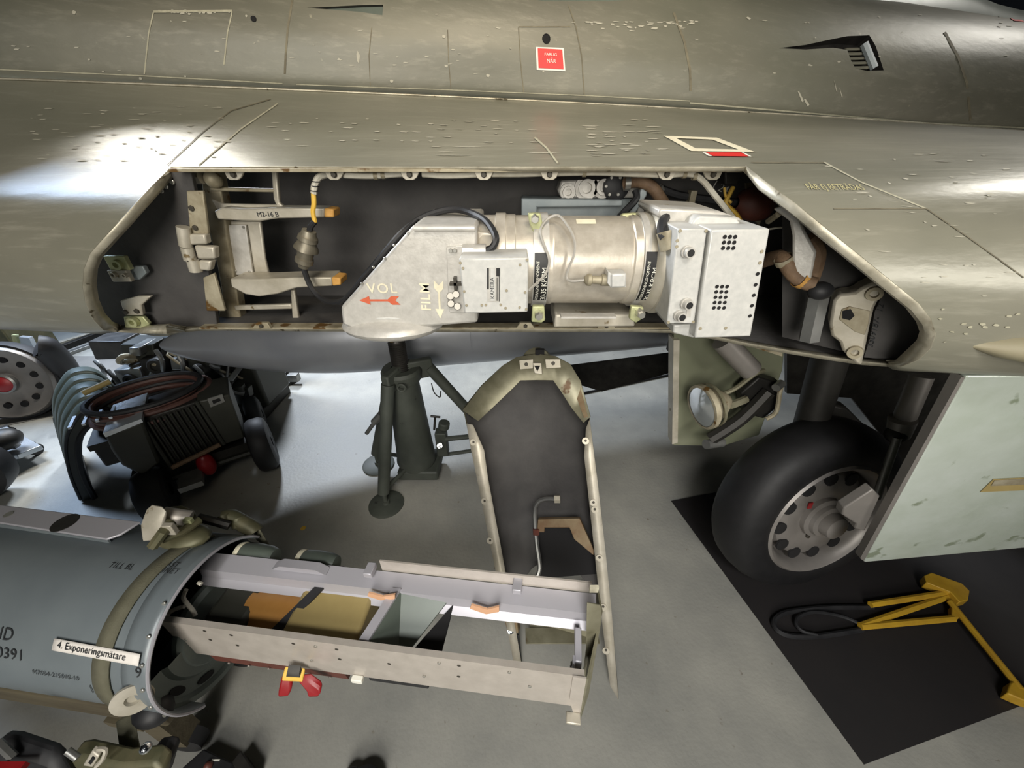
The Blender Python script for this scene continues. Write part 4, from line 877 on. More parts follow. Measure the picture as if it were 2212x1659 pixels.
f2 = P(1085, 992, z=0); t2 = P(925, 792, y=1.66); leg(t2, f2, .028)
f3 = P(818, 1004, z=0); leg(jc + V((-.07, .03, zt - .06)), f3, .028)
for tt in (t1, t2, jc + V((-.07, .03, zt - .06))):
    part('leg_lug', MB().box((tt + jc + V((0, 0, tt.z))) / 2, ((tt - jc - V((0, 0, tt.z))).length + .04, .04, .10), ((tt - jc - V((0, 0, tt.z))).normalized(), V((-(tt - jc).y, (tt - jc).x, 0)).normalized(), V((0, 0, 1)))), 'jack', jk, bev=.008)
for ft in (pad, f2, f3): part('tie_bar', MB().tube([ft + V((0, 0, .10)), jc + (ft - jc) * .25 + V((0, 0, .10))], .011, 8, 1), 'jack', jk)
part('jack_base', MB().box(jc + V((.02, 0, .06)), (.22, .20, .06)), 'jack', jk, bev=.01)
part('ring_bolt', MB().tube([P(867, 838, y=1.50) + V((math.cos(a) * .018, 0, math.sin(a) * .018)) for a in [i * pi / 6 for i in range(12)]], .006, 6, 1, True), 'jack', jk)
part('crank_handle', MB().cyl(P(792, 936, y=1.52), P(812, 908, y=1.52), .010).cyl(P(808, 912, y=1.52), P(824, 894, y=1.52), .018), 'steel', jk, 'short bright crank handle')
part('red_patch', MB().grid([[jc + V((math.cos(a) * (.0805 + .001 - (z_ - .3) * .06), math.sin(a) * (.0805 + .001 - (z_ - .3) * .06), z_)) for a in (-.75, -.6, -.45)] for z_ in (.37, .40, .43)]), 'deepred', jk, 'worn red patch')
part('pump_block', MB().box(P(955, 955, y=1.62), (.06, .06, .16)).cyl(P(958, 925, y=1.62), P(960, 912, y=1.62), .03), 'jack', jk, bev=.006)
part('pump_lever', MB().tube([P(962, 948, y=1.6), P(1005, 944, y=1.62), P(1040, 940, y=1.64)], .014, 8, 1), 'jack', jk)
part('release_tee', MB().cyl(P(938, 928, y=1.6), P(940, 900, y=1.6), .006).cyl(P(930, 899, y=1.6), P(951, 901, y=1.6), .006), 'darksteel', jk)
part('gauge', MB().cyl(P(950, 962, y=1.56), P(950, 963, y=1.54), .015), 'chrome', jk)
part('safety_chain', MB().tube([P(932, 828, y=1.6), P(938, 848, y=1.58), P(950, 858, y=1.58), P(952, 845, y=1.6)], .003, 6), 'darksteel', jk)

# ---- bay cover leaning on its lower end
BR = P(1337, 1513, z=.004); BL = P(1113, 1446, z=.004); TP = P(1160, 760, z=1.0)
hw = (BR - BL).normalized(); hv = (TP - (BL + BR) / 2); hn = hw.cross(hv).normalized()
if hn.y > 0: hn = -hn          # towards the viewer, open side
hpl = (BL, hn)
HP = lambda a, b, o=0: P(a, b, pl=(BL + hn * o, hn))
hc = thing('bay_cover', 'long trough shaped bay cover with black lining leaning upright on the floor', 'cover', tuple((BL + BR) / 2))
Ls = [(1113, 1446), (1085, 1300), (1060, 1180), (1030, 1030), (1005, 905), (1000, 882), (1040, 832), (1085, 790), (1115, 772), (1140, 766)]
Rs = [(1337, 1513), (1322, 1330), (1308, 1190), (1290, 1030), (1274, 905), (1268, 872), (1252, 820), (1230, 785), (1200, 770), (1175, 765)]
depth = [.02, .12, .16, .17, .16, .155, .13, .10, .07, .05]
def trough(off, m, nm, lab):
    rows = []; n = len(Ls)
    for i in range(n):
        l = HP(*Ls[i]); r = HP(*Rs[i]); c = (l + r) / 2; hw_ = (r - l) / 2 * (1 - off * 3); row = []
        for j in range(17):
            an = pi * j / 16; k = depth[i] - off
            row.append(c - hw_ * (abs(math.cos(an)) ** .8 * (1 if math.cos(an) > 0 else -1)) - hn * k * math.sin(an) ** .8)
        rows.append(row)
    # cut the lower end back in the middle so that the floor shows through
    for j in range(17):
        s = math.sin(pi * j / 16); rows[0][j] = rows[0][j].lerp(rows[2][j], .78 * s); rows[1][j] = rows[1][j].lerp(rows[2][j], .5 * s)
    return part(nm, MB().grid(rows), m, hc, lab)
trough(0, 'hatch', 'outer_skin', 'greenish outer skin'); trough(.008, 'liner', 'black_lining', 'black inner lining')
ob_ = [(1000, 886), (1040, 834), (1085, 790), (1116, 771), (1160, 764), (1200, 769), (1232, 786), (1254, 822), (1276, 900)]
ib_ = [(1032, 908), (1062, 880), (1108, 836), (1124, 820), (1160, 819), (1196, 820), (1212, 842), (1238, 882), (1262, 912)]
part('nose_band', MB().grid([[HP(*q, .002) for q in ob_], [HP(*q, -.012) for q in ib_], [HP(*q, -.03) for q in ib_]]), 'hatch', hc, 'beige pressed band round the top of the cover', solid=.004)
part('rust_band', MB().grid([[HP(*q, .0035) for q in ((1232, 800), (1252, 830), (1270, 900))], [HP(*q, -.003) for q in ((1220, 812), (1240, 845), (1262, 903))]]), 'hatchrust', hc, 'rusty patch on the band')
part('top_cap', MB().lathe(HP(1158, 782, -.02), hn, [(-.03, .052), (.004, .05), (.014, .035), (.018, 1e-5)], 20), 'hatch', hc)
part('cap_bore', MB().box(HP(1166, 760, .004), (.03, .012, .02)), 'dark', hc)
for q in ([(1122, 778), (1152, 776), (1152, 796), (1124, 798)], [(1178, 776), (1210, 776), (1212, 794), (1180, 796)]):
    pp = part('catch_plate', MB().prism([HP(*k, .006) for k in q], hn * .006), 'cast', hc, bev=.001); bolts('slot', [(HP(*q[0], .0125) + HP(*q[2], .0125)) / 2], hn, .007, .001, 'darkbolt', pp)
pp = part('latch_socket', MB().prism([HP(*k, .006) for k in ((1152, 784), (1170, 784), (1172, 808), (1156, 806))], hn * .012), 'cast', hc, bev=.001)
part('latch_slot', MB().prism([HP(*k, .0185) for k in ((1154, 790), (1167, 790), (1161, 802))], hn * .001), 'dark', pp)
part('side_flange', MB().grid([[HP(*q, .003) for q in ((1008, 915), (1016, 962), (1030, 1030), (1060, 1180), (1085, 1300), (1113, 1446))], [HP(*q, .001) for q in ((1022, 918), (1046, 972), (1054, 1030), (1082, 1180), (1104, 1300), (1129, 1446))]]), 'cast', hc, 'pale inner flange', solid=.003)
part('side_flange', MB().grid([[HP(*q, .003) for q in ((1274, 905), (1284, 985), (1291, 1040), (1308, 1190), (1322, 1330), (1336, 1510))], [HP(*q, .001) for q in ((1266, 925), (1262, 985), (1268, 1040), (1284, 1190), (1299, 1330), (1318, 1480))]]), 'cast', hc, 'pale inner flange', solid=.003)
for a, b in ((1020, 955), (1044, 1082), (1056, 1167), (1087, 1290), (1268, 952), (1285, 1085), (1288, 1100), (1298, 1204), (1306, 1310), (1312, 1404)):
    s_ = 1 if a < 1150 else -1
    o = part('flange_boss', MB().lathe(HP(a + 3 * s_, b, .003), hn, [(0, .012), (.005, .012), (.005, 1e-5)], 10), 'cast', hc); bolts('screw', [HP(a + 3 * s_, b, .008)], hn, .0045, .002, 'darkbolt', o)
part('drain_pipe', MB().tube([HP(1156, 1252, -.02), HP(1166, 1226, -.03), HP(1159, 1170, -.04), HP(1155, 1110, -.05), HP(1160, 1088, -.05), HP(1176, 1078, -.05), HP(1204, 1078, -.05)], .0085, 8), 'steel', hc, 'bright bent pipe')
part('pipe_nut', MB().cyl(HP(1198, 1078, -.05), HP(1210, 1078, -.05), .014, seg=6), 'cast', hc); part('pipe_nut', MB().cyl(HP(1158, 1142, -.04), HP(1158, 1154, -.04), .013, seg=6), 'redbrown', hc)
part('cross_frame', MB().prism([HP(*q, -.04) for q in ((1162, 1122), (1252, 1120), (1284, 1190), (1282, 1200), (1240, 1165), (1230, 1140), (1176, 1140), (1176, 1150), (1160, 1150))], -hn * .02), 'hatchrust', hc, 'stained cross frame', bev=.002)
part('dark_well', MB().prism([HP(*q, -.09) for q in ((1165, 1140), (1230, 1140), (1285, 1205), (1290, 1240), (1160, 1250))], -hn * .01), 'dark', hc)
a_, b_ = HP(1146, 1345, -.03), HP(1286, 1345, -.03)
part('lower_bulkhead', MB().prism([HP(*q, -.05) for q in ((1146, 1335), (1290, 1338), (1290, 1390), (1140, 1386))], -hn * .012), 'hatch', hc, 'pale green lower bulkhead')
part('bulkhead_ledge', MB().box((a_ + b_) / 2 + V((0, -.02, -.05)), (.26, .05, .008)), 'hatch', hc)
part('hinge_block', MB().prism([HP(*q, .0) for q in ((1086, 1330), (1116, 1335), (1120, 1368), (1098, 1370))], -hn * .03), 'hatchrust', hc, bev=.003); part('hinge_eye', MB().cyl(HP(1103, 1362, .004), HP(1103, 1362, -.02), .012), 'chrome', hc)
part('black_flap', MB().prism([HP(*q, -.01) for q in ((1100, 1372), (1120, 1372), (1129, 1452), (1116, 1452))], -hn * .004), 'black', hc)

# ---- towing chock set in yellow
ck = thing('yellow_tow_bar', 'yellow painted bar frame with a black rubber loop lying on the dark mat', 'tow bar', tuple(P(1980, 1330, z=0)))
zz = .03
def bar(name, pts, r, m, z=zz, lab=None, sub=1): return part(name, MB().tube([P(a, b, z=z) for a, b in pts], r, 8, sub), m, ck, lab)
bar('arm', [(1880, 1306), (2050, 1280)], .012, 'chalkyellow', .035); bar('arm', [(1858, 1352), (2060, 1284)], .012, 'chalkyellow'); bar('arm', [(1858, 1354), (2060, 1336)], .012, 'chalkyellow')
part('clevis', MB().prism([P(a, b, z=.02) for a, b in ((1985, 1255), (2000, 1248), (2066, 1272), (2082, 1288), (2078, 1308), (2060, 1312), (2040, 1290), (1990, 1270))], (0, 0, .04)), 'chalkyellow', ck, 'flat yellow clevis', bev=.003)
part('clevis', MB().prism([P(a, b, z=.01) for a, b in ((2046, 1318), (2058, 1312), (2062, 1344), (2046, 1344))], (0, 0, .03)), 'chalkyellow', ck, bev=.003)
bar('shaft', [(2052, 1300), (2120, 1385), (2205, 1490)], .011, 'chalkyellow', .04)
part('end_block', MB().prism([P(a, b, z=.007) for a, b in ((2165, 1485), (2180, 1478), (2195, 1495), (2225, 1500), (2225, 1535), (2190, 1522), (2158, 1508))], (0, 0, .04)), 'chalkyellow', ck, 'battered yellow end block', bev=.004)
lp = [(1885, 1312), (1800, 1312), (1730, 1318), (1690, 1326), (1672, 1342), (1680, 1362), (1710, 1374), (1770, 1374), (1862, 1360)]
bar('rubber_loop', lp, .010, 'black', .018, 'black rubber loop', 5)
lp2 = [(1862, 1350), (1820, 1332), (1760, 1322), (1726, 1332), (1720, 1348), (1735, 1364), (1765, 1372)]
bar('rubber_loop', lp2, .007, 'black', .024, 'black rubber loop', 5)

# ---- engine starting cart at the left
O = V((-1.83, 1.33, 0)); c1 = V((.83, .56, 0)).normalized(); c2 = V((-c1.y, c1.x, 0)); c3 = V((0, 0, 1))
Cp = lambda a, b, z: O + c1 * a + c2 * b + c3 * z
R3 = (c1, c2, c3)
fpl = (O, -c2)
CF = lambda a, b, o=0: P(a, b, pl=(O + c2 * o, -c2))
ct = thing('starter_cart', 'dark green wheeled cart with a radiator front and coiled hoses on top', 'cart', tuple(Cp(.2, .2, 0)))
part('radiator_core', MB().prism([CF(*q, .02) for q in ((306, 905), (424, 868), (482, 958), (372, 1012))], c2 * .22), 'machinedark', ct, bev=.006)
for i in range(9):
    t = (i + .5) / 9; a = V((312, 912)).lerp(V((424, 874)), t); b = V((374, 1005)).lerp(V((476, 955)), t)
    part('radiator_slat', MB().tube([CF(a.x, a.y, .012), CF(b.x, b.y, .012)], .006, 6, 1), 'machine', ct)
part('side_tank', MB().prism([CF(*q, -.03) for q in ((226, 942), (308, 910), (346, 1000), (310, 1030), (262, 1006), (240, 975))], c2 * .24), 'machine', ct, 'dark green side tank', bev=.012)
part('tank_lid', MB().prism([CF(*q, -.04) for q in ((222, 936), (305, 905), (309, 912), (228, 945))], c2 * .26), 'bluewhite', ct, 'pale sheet metal lid')
part('side_box', MB().prism([CF(*q, .0) for q in ((424, 868), (496, 852), (530, 946), (482, 962))], c2 * .22), 'machine', ct, bev=.008)
sk = part('socket_panel', MB().prism([CF(*q, -.006) for q in ((448, 862), (480, 852), (486, 868), (455, 880))], c2 * .006), 'steel', ct); part('socket_slot', MB().prism([CF(*q, -.008) for q in ((458, 866), (474, 860), (477, 866), (461, 873))], c2 * .002), 'dark', sk)
part('frame_bar', MB().tube([CF(372, 1010, -.01), CF(476, 960, -.01)], .012, 8, 1), 'brownhose', ct, 'brown front bar')
part('frame_bar', MB().tube([CF(300, 905, -.005), CF(372, 1012, -.005)], .009, 8, 1), 'machine', ct); part('frame_bar', MB().tube([CF(424, 868, -.005), CF(484, 960, -.005)], .009, 8, 1), 'machine', ct)
part('red_float', MB().ball(CF(446, 1002, .02), .055, 14, (.75, .75, 1.3)), 'deepred', ct, 'red canister under the front bar')
part('axle', MB().tube([Cp(-.02, .06, .12), Cp(.5, .06, .12)], .018, 8, 1), 'machine', ct); part('chassis', MB().box(Cp(.22, .22, .17), (.5, .34, .05), R3), 'machinedark', ct)
def cwheel(p, r, w_):
    o = part('wheel', MB().lathe(p - c1 * w_ / 2, c1, [(0, .03), (.0, r * .62), (-.004, r * .72), (.006, r * .92), (w_ * .25, r), (w_ * .75, r), (w_ - .006, r * .92), (w_ + .004, r * .72), (w_, r * .62), (w_, .03)], 28), 'tyre', ct, 'black tyred wheel')
    part('wheel_disc', MB().lathe(p - c1 * w_ / 2, c1, [(.02, 1e-5), (.02, r * .62), (w_ - .02, r * .62), (w_ - .02, 1e-5)], 20), 'machinedark', o)
cwheel(Cp(.53, .05, .155), .155, .10); cwheel(Cp(.52, .42, .13), .13, .08); 
cwheel(P(338, 1118, z=0) + V((.03, .04, .13)), .13, .12)
part('tow_eye', MB().box(Cp(.2, -.04, .14), (.1, .12, .03), R3), 'steel', ct)
hz = P(350, 880, y=1.52).z
for i in range(7):
    rr = .20 + .012 * math.sin(i * 2.1); cc = Cp(.17 + .012 * math.cos(i * 1.7), .20, hz - .05 + i * .016)
    part('hose_coil', MB().tube([cc + c1 * math.cos(2 * pi * k / 24) * rr * 1.12 + c2 * math.sin(2 * pi * k / 24) * rr * .82 for k in range(24)], .013, 8, 1, True), 'redbrownstrap' if i % 3 else 'black', ct)
part('hose_rack', MB().box(Cp(.17, .21, hz - .09), (.5, .34, .03), R3), 'machinedark', ct)
part('cart_top', MB().box(Cp(.17, .24, (hz + .26) / 2 - .03), (.52, .3, hz - .36), R3), 'machinedark', ct, bev=.01)
for k in range(4): part('clamp_strip', MB().box(Cp(-.09 + .045 * k, .10, hz + .03), (.012, .1, .01), R3), 'bluewhite', ct)
part('hose_nozzle', MB().cyl(Cp(-.08, .32, hz + .06), Cp(.02, .36, hz + .075), .014), 'khaki', ct)

# ---- ribbed arch cover
ar = thing('ribbed_arch', 'grey ribbed arched metal cover standing left of the cart', 'cover', (-2.2, 1.55, 0))
fo = P(192, 1083, z=0); ae = V((.88, .47, 0)).normalized(); ag = V((-.56, .83, 0)).normalized()
an_ = ae.cross(V((0, 0, 1)))
def AP(a, b): q = P(a, b, pl=(fo, an_)) - fo; return V((q.dot(ae), 0, max(0, q.z)))
o_px = [(175, 1082), (153, 1029), (144, 982), (145, 951), (153, 929), (175, 898), (200, 886), (231, 884), (258, 896), (284, 922), (304, 962)]
i_px = [(206, 1080), (184, 1039), (172, 1001), (170, 967), (175, 945), (190, 926), (212, 915), (236, 914), (252, 922), (268, 940), (280, 968)]
cur = spline([AP(*q) for q in o_px], 4); cin = spline([AP(*q) for q in i_px], 4)
pf_ = P(200, 886, pl=(fo, an_)); pb_ = P(172, 806, z=pf_.z); ag = (pb_ - pf_); adep = ag.length / 5.2; ag = ag.normalized()
def AR(p, s, d): # arch profile scaled about its foot line, d along the arch's depth
    c = V((.18, 0, .0)); q = c + (p - c) * s; return fo + ae * q.x + ag * d + V((0, 0, q.z))
for k in range(5):
    s1 = 1.0 + .014 * k; d0 = .02 + k * adep
    part('arch_rib', MB().grid([[AR(p, s1, d0) for p in cur], [AR(p, s1 + .03, d0 + adep * .13) for p in cur], [AR(p, s1 + .034, d0 + adep * .55) for p in cur], [AR(p, s1 + .016, d0 + adep) for p in cur]]), 'greenbox', ar, solid=.006)
part('arch_edge', MB().grid([[AR(p.lerp(q, t), 1, .02) for p, q in zip(cur, cin)] for t in (0, .3, .7, 1)]), 'machine', ar, 'dark front edge of the arch', solid=.01)
part('arch_lip', MB().tube([AR(p, 1, .015) for p in cin], .013, 6, 1), 'black', ar); part('arch_lip', MB().tube([AR(p, 1.0, .012) for p in cur], .007, 6, 1), 'black', ar)
part('arch_liner', MB().grid([[AR(p, 1, .02) for p in cin], [AR(p, 1.03, adep * 5) for p in cin]]), 'machinedark', ar, solid=.004)

# ---- wheel with red hub
wc = P(16, 826, z=.262); wr = .27
rw = thing('display_wheel', 'grey wheel disc with a bright red hub standing at the left edge', 'wheel', (wc.x, wc.y, 0))
wa = V((.36, -.9, .18)).normalized()
W_ = lambda pr__: [(d_ * .78, r_ * .78) for d_, r_ in pr__]
part('wheel_disc', MB().lathe(wc, wa, W_([(.03, 1e-5), (.03, .07), (.01, .09), (.012, .2), (.03, .24), (.034, .28), (.05, .30), (.03, .315), (-.06, .32), (-.06, 1e-5)]), 44), 'wheelmetal', rw)
part('tyre_rim', MB().lathe(wc, wa, W_([(.02, .315), (.02, .335), (-.03, .345), (-.09, .335), (-.09, .3)]), 44), 'tyre', rw)
part('hub', MB().lathe(wc, wa, W_([(.03, .085), (.055, .082), (.062, .068), (.055, .065)]), 28), 'steel', rw); part('hub_centre', MB().lathe(wc, wa, W_([(.056, .068), (.068, .05), (.072, 1e-5)]), 28), 'deepred', rw, 'bright red hub centre')
ua = V((0, 0, 1)); ua = (ua - wa * ua.dot(wa)).normalized(); ub = wa.cross(ua)
for i in range(12):
    a = 2 * pi * i / 12 + .2; o = part('lightening_hole', MB().lathe(wc + (ua * math.cos(a) + ub * math.sin(a)) * .160 + wa * .020, wa, [(.003, 1e-5), (.003, .02), (-.012, .022)], 14), 'dark', rw)
# ---- black hose end beside it
h0 = P(83, 748, y=2.25); hs = thing('black_hose', 'thick black hose end curving down behind the red hubbed wheel', 'hose', (h0.x + .2, 2.25, 0))
hp_ = [h0, P(100, 752, y=2.27), P(128, 780, y=2.30), P(148, 815, y=2.32), P(160, 860, y=2.3), P(150, 905, z=.06)]
part('hose_body', MB().tube(hp_, .072, 16, 5), 'black', hs); part('hose_bore', MB().lathe(h0, h0 - hp_[1], [(.003, 1e-5), (.003, .06), (0, .072)], 18), 'dark', hs)

# ---- machine behind the cart
mc = V((-1.98, 2.2, 0)); mt = .78
ms = thing('engine_unit', 'dark cluttered engine unit with pipes behind the cart', 'machine', tuple(mc))
part('engine_base', MB().box(mc + V((0, .05, .04)), (.6, .4, .08)), 'machinedark', ms, bev=.01)
part('engine_block', MB().box(mc + V((.08, .08, .34)), (.5, .3, .52)), 'machine', ms, bev=.02)
for q, y_, m_ in (([(188, 738), (262, 738), (268, 776), (206, 778)], 2.12, 'darksteel'), ([(258, 744), (330, 744), (338, 806), (270, 812)], 2.05, 'machine'), ([(244, 800), (300, 796), (318, 850), (268, 858)], 1.98, 'steel'), ([(300, 776), (346, 772), (358, 850), (318, 852)], 2.0, 'machinedark'), ([(346, 752), (402, 758), (412, 830), (356, 832)], 2.04, 'darksteel'), ([(402, 772), (446, 778), (452, 826), (412, 830)], 2.0, 'machine'), ([(276, 752), (300, 752), (304, 770), (280, 770)], 2.0, 'steel'), ([(318, 786), (336, 784), (342, 804), (324, 806)], 1.97, 'castrust'), ([(366, 776), (390, 776), (394, 800), (370, 800)], 1.98, 'steel')):
    part('engine_casing', MB().prism(PX(q, y=y_), (0, .14, 0)), m_, ms, bev=.008)
for a, b in (((206, 780), (226, 812)), ((232, 800), (262, 846)), ((300, 850), (330, 800)), ((382, 760), (396, 812)), ((336, 756), (352, 800)), ((420, 790), (440, 822))):
    part('engine_pipe', MB().tube([P(*a, y=1.97), P((a[0] + b[0]) / 2 + 6, (a[1] + b[1]) / 2, y=1.95), P(*b, y=1.97)], .012, 8, 4), 'steel', ms)
for a, b, r_ in ((336, 792, .05), (282, 822, .045), (430, 800, .04)):
    part('engine_drum', MB().lathe(P(a, b, y=1.97), (.1, -1, .2), [(-.06, r_), (0, r_), (.01, r_ * .8), (.01, r_ * .5), (0, r_ * .45), (0, 1e-5)], 16), 'machinedark', ms)
rnd = random.Random(3)
for k in range(7):
    x = -.28 + k * .085; y = -.12 + rnd.uniform(-.05, .04); z = .12 + rnd.uniform(0, .3)
    part('engine_cylinder', MB().lathe(mc + V((x, y, z)), (rnd.uniform(-.2, .2), rnd.uniform(-.3, .1), 1), [(0, 1e-5), (0, .04), (.05, .045), (.06, .03), (.14, .03), (.15, .045), (.2, .04), (.2, 1e-5)], 14), ['machinedark', 'steel', 'machine', 'darksteel'][k % 4], ms)
for k in range(9):
    a = mc + V((rnd.uniform(-.34, .3), -.16 + rnd.uniform(-.05, .05), rnd.uniform(.1, .55))); pts = [a, a + V((rnd.uniform(-.1, .1), -.05, rnd.uniform(-.1, .1))), a + V((rnd.uniform(-.15, .15), -.03, rnd.uniform(-.2, .15))), a + V((rnd.uniform(-.12, .12), .12, rnd.uniform(-.2, .2)))]
    part('engine_pipe', MB().tube(pts, rnd.choice((.008, .012, .016)), 8, 5), rnd.choice(('steel', 'darksteel', 'machinedark', 'castrust')), ms)
for k in range(6):
    part('engine_bracket', MB().box(mc + V((rnd.uniform(-.3, .3), -.14, rnd.uniform(.15, .6))), (rnd.uniform(.04, .09), .05, rnd.uniform(.04, .1)), Matrix.Rotation(rnd.uniform(-.5, .5), 3, 'Y')), rnd.choice(('steel', 'machine', 'machinedark')), ms, bev=.004)

# ---- bright low trolley at the left edge
tz = .10; tp = [P(0, 925, z=tz), P(15, 921, z=tz), P(88, 962, z=tz), P(36, 983, z=tz), P(-60, 1000, z=tz), P(-60, 935, z=tz)]
tr_ = thing('low_trolley', 'low bright metal trolley on castors at the left edge', 'trolley', tuple(P(40, 960, z=0)))
part('deck', MB().prism(tp, (0, 0, -.03)), 'bluewhite', tr_, bev=.003)
for q in ((78, 972), (20, 935), (-30, 990)):
    c = P(*q, z=.03); o = part('castor', MB().cyl(c + V((0, 0, .05)), c + V((0, 0, .03)), .02), 'darksteel', tr_); part('castor_wheel', MB().cyl(c + V((-.012, 0, .005)), c + V((.012, 0, .005)), .034, seg=18), 'black', o)
mb = MB().ball(P(8, 950, z=.185), .075, 12, (1, 1, .8)); tp_ = thing('pump_head', 'dark lumpy pump head sitting on the bright trolley', 'pump', tuple(P(8, 955, z=tz)))
part('pump_casing', mb, 'machinedark', tp_); part('pump_flange', MB().cyl(P(12, 958, z=.165), P(24, 950, z=.17), .05), 'darksteel', tp_); part('pump_nut', MB().cyl(P(9, 980, z=.13), P(7, 982, z=.13), .014, seg=6), 'steel', tp_)
wq = P(-30, 1075, z=0)
lw = thing('rubber_roller', 'black rubber roller cut by the left edge below the trolley', 'roller', tuple(wq))
part('tyre', MB().lathe(wq + V((0, 0, .19)), (.35, -.93, 0), [(-.07, .06), (-.07, .15), (-.05, .185), (0, .19), (.05, .185), (.07, .15), (.07, .06)], 32), 'tyre', lw); part('hub', MB().cyl(wq + V((-.02, .05, .19)), wq + V((.02, -.06, .19)), .07), 'darksteel', lw)
# ---- foot of a stand far behind
sq = P(608, 822, z=0); st = thing('far_stand', 'grey stand foot far behind under the drop tank', 'stand', tuple(sq))
part('stand_foot', MB().lathe(sq, (0, 0, 1), [(0, 1e-5), (0, .13), (.02, .13), (.03, .10), (.09, .08), (.10, .05), (.10, 1e-5)], 22), 'machine', st); part('stand_post', MB().cyl(sq + V((0, 0, .09)), sq + V((0, 0, .62)), .045), 'machine', st)
part('stand_clamp', MB().box(sq + V((.14, -.05, .06)), (.08, .05, .06)), 'steel', st, bev=.005)

# ---- olive box behind the red hubbed wheel
bx = P(0, 748, y=2.75); ob2 = thing('olive_box', 'olive box with a pale blue panel behind the red hubbed wheel', 'box', (bx.x, 2.85, 0))
part('box_body', MB().box((bx.x - .12, 2.9, .25), (.46, .3, .5)), 'olive', ob2, bev=.01)
part('blue_panel', MB().prism(PX([(40, 728), (62, 730), (74, 754), (50, 758)], y=2.74), (0, .03, 0)), 'bluewhite', ob2, 'pale blue sheet panel'); part('box_edge', MB().prism(PX([(24, 724), (34, 724), (44, 764), (36, 768)], y=2.73), (0, .02, 0)), 'lug', ob2)
# ------------------------------------------------------------------ reconnaissance pod on its dolly
pc = V((-.69, .49, .63)); pa = V((.993, -.119, .015)).normalized(); ph = V((0, 0, 1)).cross(pa).normalized(); pu = pa.cross(ph); pr_ = .182
L = lambda x, h, u: pc + pa * x + ph * h + pu * u
R3p = (pa, ph, pu)
def loc(p): q = p - pc; return (q.dot(pa), q.dot(ph), q.dot(pu))
def cyl_at(px, py, r=pr_):
    """axial position and angle where the sight line of px,py meets the pod shell"""
    d = ray(px, py); o = EYE - pc
    oh, ou, dh, du = o.dot(ph), o.dot(pu), d.dot(ph), d.dot(pu)
    A = dh * dh + du * du; B = oh * dh + ou * du; C_ = oh * oh + ou * ou - r * r
    t = (-B - math.sqrt(max(0, B * B - A * C_))) / A
    p = EYE + d * t; return loc(p)[0], math.atan2(loc(p)[2], -loc(p)[1])      # angle 0 = facing the viewer, 90 = top
def SH(x, an, r=pr_): return L(x, -math.cos(an) * r, math.sin(an) * r)
pod = thing('reconnaissance_pod', 'slate grey cylindrical pod with an open equipment tray pulled out to the right', 'pod', tuple(pc - V((.4, 0, .18))))
def shell(x0, x1, a0, a1, r, nx=8, na=40): return [[SH(x0 + (x1 - x0) * i / nx, a0 + (a1 - a0) * j / na, r) for j in range(na + 1)] for i in range(nx + 1)]
rad = math.radians
part('pod_shell', MB().grid(shell(-1.3, -.06, 0, 2 * pi, pr_)), 'podgrey', pod, 'slate grey shell')
part('pod_collar', MB().grid(shell(-.06, .0, rad(-42), rad(152), pr_, 3)), 'podgrey', pod, solid=.005)
part('collar_rim', MB().tube([SH(0, rad(-42) + rad(194) * j / 40) for j in range(41)], .0032, 6, 1), 'alu', pod)
part('pod_bulkhead', MB().lathe(L(-.045, 0, 0), pa, [(0, .05), (.012, .075), (.012, .12), (.004, .128), (.004, .16), (.012, .168), (.012, pr_ * .995), (-.02, pr_ * .995)], 36, rad(80), rad(280), ref=pu), 'podinner', pod, 'green grey end bulkhead with oval holes')
part('inner_wall', MB().lathe(L(-.25, 0, 0), pa, [(0, 1e-5), (0, pr_ * .99)], 36), 'podinner', pod)
for a in (-25, -55, -85, -115, 200):
    mb = MB(); c = L(-.0405, -math.cos(rad(a)) * .146, math.sin(rad(a)) * .146); t = (ph * math.sin(rad(a)) + pu * math.cos(rad(a))).normalized(); n_ = pa
    ring = []
    for k in range(14):
        an = 2 * pi * k / 14; ring.append(c + t * math.cos(an) * .022 + pa.cross(t) * math.sin(an) * .009)
    mb.prism(ring, pa * .002); part('oval_hole', mb, 'dark', pod)
part('inner_drum', MB().lathe(L(-.05, 0, -.02), pa, [(0, .10), (.012, .10), (.02, .09), (.02, .03), (.01, .02), (.01, 1e-5)], 32), 'podinner', pod)
bolts('rivet', [SH(-.012, rad(a), pr_ + .001) for a in (70, 52, 36, 20, 4, -12, -30)], (0, -1, .4), .0042, .003, 'bolt', pod, hexa=False)
# top sill
spl = (L(0, 0, .184), pu)
SP = lambda a, b: P(a, b, pl=spl)
sq_ = [(-330, 1052), (-330, 1088), (0, 1132), (232, 1168), (262, 1158), (306, 1130), (0, 1093)]
sill = part('top_sill', MB().prism([SP(*q) for q in sq_], pu * .006), 'alu', pod, 'bright metal sill along the top', bev=.002)
part('sill_lip', MB().prism([SP(-330, 1088), SP(0, 1132), SP(232, 1168), SP(232, 1168) - pu * .02, SP(0, 1132) - pu * .02, SP(-330, 1088) - pu * .02], ph * .004), 'podgrey', sill)
hole = cyl_at(135, 1130, pr_ + .008); c = P(140, 1129, pl=(L(-.3, 0, .19), pu))
for q, rr in (((140, 1129), .026), ((18, 1111), .009)):
    c = P(*q, pl=(L(-.3, 0, .1903), pu)); part('sill_hole', MB().lathe(c, pu, [(.0008, 1e-5), (.0008, rr), (0, rr + .001)], 20), 'darksteel' if rr > .02 else 'bolt', sill)
